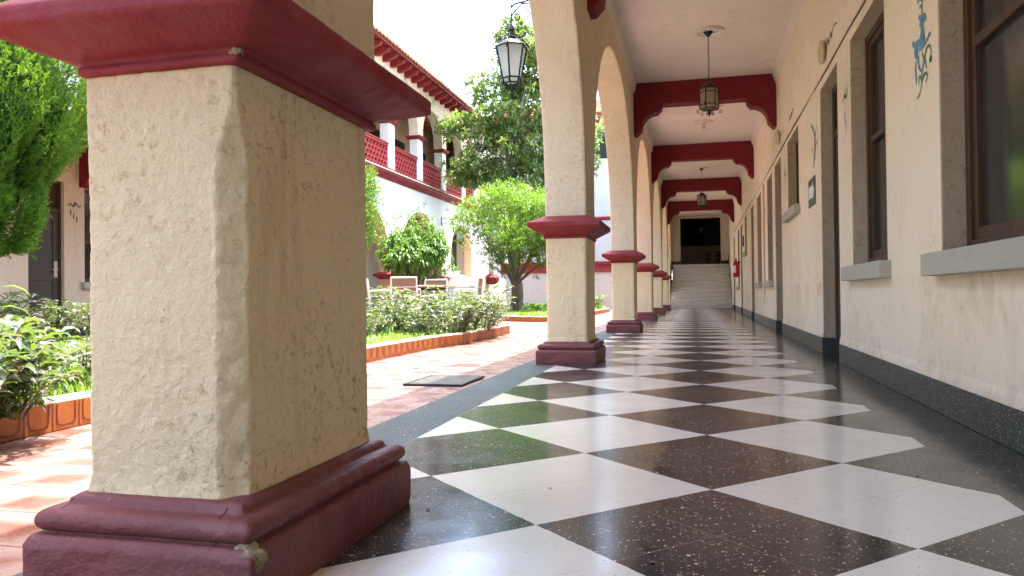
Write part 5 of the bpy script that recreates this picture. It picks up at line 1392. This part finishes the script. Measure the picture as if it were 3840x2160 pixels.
# second conifer sprig by the far pier (right of near pillar)
T5 = thing('conifer', 'sliver of bright green conifer just right of the near pillar', 'tree', (-7.45, 15.9, 0.1))
cc = []
for i in range(60):
    z_ = rq.uniform(1.6, 3.3); a = rq.uniform(0, 6.28); q = 0.55 * rq.uniform(0.3, 1.0) * (1 if z_ < 2.7 else 0.6); cc.append((q * math.cos(a), q * math.sin(a), z_, 0.2, 0.2, 0.25, 1))
P_, D_ = crown_points(cc, 2200, 0.2)
V_, F_ = sprigs(P_, D_, 14, 0.16, 0.06, 0.014, 0.55, 0.0, 0.55, True)
np_mesh('crown', V_, F_, M['leaf_light'], T5)
b = MB(); b.tube([(0, 0, 0), (0.02, 0, 1.0), (0, 0, 2.4)], [0.07, 0.06, 0.03], 8); b.build('trunk', M['bark'], T5, True)
# thin bare shrub stems behind round tree
for (x_, y_, nm) in ((-4.05, 23.6, 'thin crooked shrub stems behind the round tree, nearer its trunk'), (-3.65, 23.2, 'thin pale shrub stems behind the round tree, nearer the pillar')):
    t = thing('thin_shrub', nm, 'shrub', (x_, y_, 0.1)); b = MB()
    for k in range(4):
        p = [Vector((0, 0, 0))]
        for j in range(7): p.append(p[-1] + Vector((rr.uniform(-.1, .1), rr.uniform(-.05, .05), 0.24)))
        b.tube(p, [0.028 - 0.003 * j for j in range(8)], 6)
    b.build('stems', M['bark'], t, True)
    P_, D_ = crown_points([(0, 0, 1.7, .35, .35, .35, 1)], 60, 0.2); V_, F_ = sprigs(P_, D_, 7, 0.12, 0.13, 0.05, 0.8, 0.5, 0.2); np_mesh('leaves', V_, F_, M['leaf_big'], t)

# grass
def grass(name, pts, h, wdt, bend=0.5):
    n_ = len(pts); a = rg.uniform(0, 2 * np.pi, n_); hh = h * rg.uniform(0.5, 1.35, n_)
    d = np.stack([np.cos(a), np.sin(a), np.zeros(n_)], 1); s_ = np.stack([-np.sin(a), np.cos(a), np.zeros(n_)], 1) * (wdt * rg.uniform(0.7, 1.3, n_))[:, None]
    up_ = np.array([0, 0, 1.0]); be = (bend * rg.uniform(0.2, 1.3, n_))[:, None]
    b0 = pts; m_ = pts + up_ * hh[:, None] * 0.6 + d * hh[:, None] * be * 0.25; t = pts + up_ * hh[:, None] * (1 - 0.25 * be) + d * hh[:, None] * be * 0.8
    V = np.stack([b0 - s_, b0 + s_, m_ + s_ * 0.8, m_ - s_ * 0.8, t], 1).reshape(-1, 3)
    base = (np.arange(n_) * 5)[:, None]; tri = np.array([[0, 1, 2], [0, 2, 3], [3, 2, 4]]); F = (base[:, :, None] + tri[None]).reshape(-1, 3)
    return np_mesh(name, V, F, M['grass'])
def scatter(poly_, n, z, box):
    out = []
    while len(out) < n:
        x, y = rg.uniform(box[0], box[1]), rg.uniform(box[2], box[3])
        if inpoly(x, y, poly_): out.append((x, y, z))
    return np.array(out)
o = grass('lawn', np.concatenate([scatter(bed1, 26000, 0.11, (-7.1, -2.9, 0.5, 8)), scatter(bed1, 9000, 0.11, (-7.1, -2.9, 8, 12))]), 0.085, 0.0055, 1.3)
tag(o, 'bright green grass of the near flower bed', 'grass', kind='stuff')
o = grass('lawn', scatter(bed2, 22000, 0.10, (-6.6, -2.9, 16.9, 26.8)), 0.12, 0.010, 1.2)
tag(o, 'bright green grass under the round tree', 'grass', kind='stuff')
o_pts = scatter([(-6.4, 21.5), (-3.1, 20.5), (-3.1, 26.5), (-6.4, 26.5)], 900, 0.12, (-6.4, -3.1, 20.5, 26.5))
V_, F_ = sprigs(o_pts, np.tile([0, 0, 0.5], (900, 1)), 5, 0.14, 0.15, 0.06, 0.9, 0.4, 0.3)
tag(np_mesh('ground_cover', V_, F_, M['leaf_bush']), 'low dark green ground cover behind the round tree trunk', 'ground cover', kind='stuff')

# purple green plants along the kerb
def make_plant(seed, nst=15, H=0.44, spread=0.34, LL=0.115):
    r_ = random.Random(seed); st = MB(); Ps, Ds, fl = [], [], []
    for k in range(nst):
        a = r_.uniform(0, 6.28); out_ = r_.uniform(0.2, 1.0) * spread; hh = H * r_.uniform(0.65, 1.15); p = []
        bx, by = 0.08 * math.cos(a), 0.08 * math.sin(a)
        for j in range(8):
            t = j / 7; p.append(Vector((bx + out_ * math.cos(a) * t ** 1.4 + r_.uniform(-.008, .008), by + out_ * math.sin(a) * t ** 1.4 + r_.uniform(-.008, .008), hh * (t - 0.22 * t * t * (out_ / spread)))))
        st.tube(p, [0.006 - 0.0005 * j for j in range(8)], 5)
        for j in range(1, 8):
            for q in range(2 if j > 2 else 1):
                ang = a + j * 2.4 + q * 3.14 + r_.uniform(-.4, .4)
                Ps.append(tuple(p[j])); Ds.append((math.cos(ang), math.sin(ang), r_.uniform(0.0, 0.8)))
        for q in range(3):
            ang = r_.uniform(0, 6.28); Ps.append(tuple(p[-1])); Ds.append((math.cos(ang), math.sin(ang), 0.7))
        if r_.random() < 0.6: fl.append(p[-1])
    s_ = rg.uniform(0.65, 1.2, len(Ps)); V, F = leaves(np.array(Ps), np.array(Ds), LL * s_, LL * 0.24 * s_, 0.3, 0.6)
    t = thing('purple_plant', 'x', 'plant', (0, 0, 0))
    np_mesh('leaves', V, F, M['leaf_trad'], t); st.build('stems', M['stem'], t, True)
    f = MB()
    for p in fl:
        for i in range(3):
            a = i * 2.09 + r_.random(); d = Vector((math.cos(a), math.sin(a), 0.5)) * 0.016; s__ = Vector((-math.sin(a), math.cos(a), 0)) * 0.009
            f.poly([p + Vector((0, 0, .01)), p + d + s__ + Vector((0, 0, .01)), p + d * 1.5 + Vector((0, 0, .01)), p + d - s__ + Vector((0, 0, .01))])
    f.build('flowers', M['petal'], t, recalc=False)
    return t
protos = [make_plant(101 + i) for i in range(4)]
bigp = [make_plant(301 + i, 12, 0.34, 0.34, 0.14) for i in range(3)]
spots = []
rq = random.Random(31)
G1 = 'leafy green and purple plants massed at the kerb right of the near pillar'; L1 = 'bushy green and purple plant in the clump at the kerb between the two nearest pillars'
G2 = 'leafy green and purple plants massed at the kerb in the lower left'; L2 = 'large green and purple plant spilling over the kerb at the lower left'
G3 = 'plants in a row before the far wall at the left'; L3 = 'small purple green plant in the row before the brown door'
G4 = 'plants at the corner of the far lawn'; L4 = 'small flowering plant at the far bed seen between second and third pillar'
y_ = 8.55
while y_ < 11.85:
    for j in range(4):
        if rq.random() < 0.12: continue
        xx = -3.08 - j * 0.42 + rq.uniform(-.15, .12)
        spots.append((xx, y_ + rq.uniform(-.12, .12), 0.11, rq.uniform(0.6, 1.45) * (1.0 if y_ < 10.6 else 0.85), L1, G1))
    y_ += 0.37
nbig = len(spots)
for (x, y, s_) in [(-2.95, 2.5, 1.1), (-2.88, 2.35, 1.05), (-3.0, 2.68, .9), (-3.1, 2.6, 1.2), (-3.3, 2.85, 1.1), (-3.25, 2.55, 1.2), (-3.6, 3.0, 1.15), (-3.55, 2.65, 1.2), (-2.75, 2.2, 1.0), (-3.05, 2.3, 1.2), (-3.9, 3.3, 1.1), (-2.84, 2.6, .75), (-3.4, 3.62, 0.85), (-3.55, 3.85, 0.9), (-4.3, 3.7, 1.0)]:
    spots.append((x, y, 0.11, s_, L2, G2))
y_ = 5.4
while y_ < 9.5:
    spots.append((-6.9 + rq.uniform(-.15, .1), y_, 0.11, rq.uniform(1.0, 1.3), L3, G3)); y_ += 0.36
for (x, y) in [(-3.25, 24.3), (-3.3, 24.9), (-3.2, 25.5), (-3.6, 24.6), (-3.25, 23.7)]: spots.append((x, y, 0.10, 1.2, L4, G4))
for i, (x, y, z, s_, lb, gr) in enumerate(spots):
    if gr == G2: q_ = i - nbig; o = bigp[q_] if q_ < 3 else dup(bigp[q_ % 3])
    else: o = protos[i] if i < 4 else dup(protos[i % 4])
    o.location = (x, y, z); o.rotation_euler = (0, 0, rq.uniform(0, 6.28)); o.scale = (s_, s_, s_ * rq.uniform(0.9, 1.1)); o['label'] = lb; o['group'] = gr
# a taller green stalk plant at lower left
tp = thing('leafy_stalk', 'taller plain green stalk with pointed leaves at the far left edge', 'plant', (-3.95, 3.55, 0.11))
b = MB(); b.tube([(0, 0, 0), (0.01, 0, 0.3), (0.0, 0.01, 0.62)], [0.012, 0.010, 0.005], 6); b.build('stem', M['stem'], tp, True)
Pz = np.array([(0, 0, 0.15 + 0.04 * i) for i in range(12)]); Dz = np.array([(math.cos(i * 2.4), math.sin(i * 2.4), 0.3) for i in range(12)])
V_, F_ = leaves(Pz, Dz, 0.2, 0.035, 0.15, 0.7); np_mesh('leaves', V_, F_, M['leaf_big'], tp)

# ---------------------------------------------------------------- drain grate
gt = thing('drain_grate', 'rusty steel drain grate sunk in the red path beside the floor border', 'grate', (-1.76, 5.19, 0))
b = MB()
for k in range(15): b.box(-0.20, 0.20, -0.26 + k * 0.037, -0.245 + k * 0.037, 0.0, 0.012)
b.build('bars', M['steel'], gt)
b = MB(); b.box(-0.215, -0.195, -0.28, 0.29, -0.002, 0.014); b.box(0.195, 0.215, -0.28, 0.29, -0.002, 0.014); b.box(-0.195, 0.195, 0.275, 0.29, -0.002, 0.014); b.box(-0.195, 0.195, -0.28, -0.265, -0.002, 0.014); b.build('frame', M['iron'], gt)
b = MB(); b.box(-0.195, 0.195, -0.265, 0.275, -0.0035, 0.0005); b.build('pit', M['black'], gt)

# fallen leaves and petals
def dry(x, y, z, s_, m_, label, group):
    b = MB(); r_ = random.Random(int(x * 1000 + y * 77)); pts = [(s_ * math.cos(t) * r_.uniform(.5, 1), 0.5 * s_ * math.sin(t), s_ * r_.uniform(0.03, .3)) for t in [i * 2 * math.pi / 7 for i in range(7)]]
    b.poly(pts); b.build('fallen_leaf', m_, None, loc=(x, y, z), rot=(0, 0, r_.uniform(0, 6)), recalc=False)
    o = bpy.context.scene.collection.objects[-1]; tag(o, label, 'leaf', group)
M['dryleaf'] = simple('dry_leaf', (0.12, 0.07, 0.035), 0.7)
dry(-2.35, 6.15, 0.004, 0.045, M['dryleaf'], 'single dry brown leaf lying on the sunlit red path', None)
dry(0.62, 13.3, 0.006, 0.05, M['petal'], 'single purple petal lying on the far chequered floor', None)
for (x, k) in [(0.0, 2), (0.45, 2), (0.9, 2), (0.25, 1), (1.0, 1), (0.7, 1), (1.3, 0), (0.5, 0), (1.1, 4), (0.35, 3)]:
    dry(x, ST0 + k * TREAD + 0.04, (k + 1) * RISE + 0.002, 0.05, M['dryleaf'], 'small dark fallen leaf on the lower white steps', 'fallen leaves on the far steps')
for (x, y) in [(-0.45, 2.35), (-0.75, 2.05), (-0.2, 3.1), (0.72, 2.75), (0.25, 3.9), (-0.1, 1.75)]:
    dry(x, y, 0.005, 0.011, M['dryleaf'], 'tiny dark crumb of leaf on the chequered floor', 'crumbs on the chequered floor')

# ---------------------------------------------------------------- garden table and chairs
tb = thing('garden_table', 'round terracotta topped garden table behind the purple plants', 'table', (-5.9, 16.1, 0.12))
b = MB(); b.lathe(0, 0, [(0.66, 0.70), (0.69, 0.705), (0.69, 0.735), (0.67, 0.745)], 40); b.build('table_top', M['tabletop'], tb)
for k in range(4):
    a = R(45 + 90 * k); b = MB(); b.tube([(0.45 * math.cos(a), 0.45 * math.sin(a), 0), (0.40 * math.cos(a), 0.40 * math.sin(a), 0.35), (0.42 * math.cos(a), 0.42 * math.sin(a), 0.70)], 0.022, 8); b.build('leg', M['alu'], tb, True)
b = MB(); b.lathe(0, 0, [(0.44, 0.63), (0.45, 0.63), (0.45, 0.69), (0.44, 0.69)], 24); b.build('apron', M['iron'], tb)
def make_chair(label):
    t = thing('garden_chair', label, 'chair', (0, 0, 0), 0, 'chairs round the garden table')
    # faces +y (towards the table), back at -y
    def tb_(pts, r_=0.016): b = MB(); b.tube(pts, r_, 8); return b
    fr = MB()
    for sx in (-0.27, 0.27):
        fr.tube([(sx, -0.24, 0.42), (sx, -0.30, 0.90)], 0.018, 8)
        fr.tube([(sx, -0.26, 0.62), (sx, -0.1, 0.65), (sx, 0.22, 0.65), (sx, 0.25, 0.60)], 0.018, 8)
    fr.tube([(-0.27, -0.30, 0.90), (0.27, -0.30, 0.90)], 0.018, 8); fr.tube([(-0.27, -0.255, 0.50), (0.27, -0.255, 0.50)], 0.014, 8)
    fr.tube([(-0.27, -0.275, 0.70), (0.27, -0.275, 0.70)], 0.008, 6)
    fr.build('frame', M['alu'], t, True)
    for sx in (-0.27, 0.27):
        for sy, ty in ((-0.24, -0.27), (0.25, 0.25)):
            b = MB(); b.tube([(sx, ty, 0), (sx, sy, 0.42 if sy < 0 else 0.60)], 0.016, 8); b.build('leg', M['alu'], t, True)
    b = MB(); b.grid([[(-0.25, -0.257, 0.50), (0.25, -0.257, 0.50)], [(-0.25, -0.275, 0.70), (0.25, -0.275, 0.70)], [(-0.25, -0.298, 0.885), (0.25, -0.298, 0.885)]]); b.build('backrest', M['mesh'], t, recalc=False)
    b = MB(); b.box(-0.26, 0.26, -0.24, 0.24, 0.405, 0.43); b.build('seat', M['mesh'], t)
    return t
ch = make_chair('garden chair with its brown back turned to the corridor')
ch.location = (-5.98, 15.1, 0.12); ch.rotation_euler = (0, 0, R(12))
dup(ch, (-6.85, 15.75, 0.12), R(-68), 'garden chair at the left side of the table, seen from its side')
dup(ch, (-4.98, 16.35, 0.12), R(95), 'garden chair at the right end of the table, tilted white back')
dup(ch, (-6.05, 17.05, 0.12), R(188), 'garden chair on the far side of the table, facing the corridor')
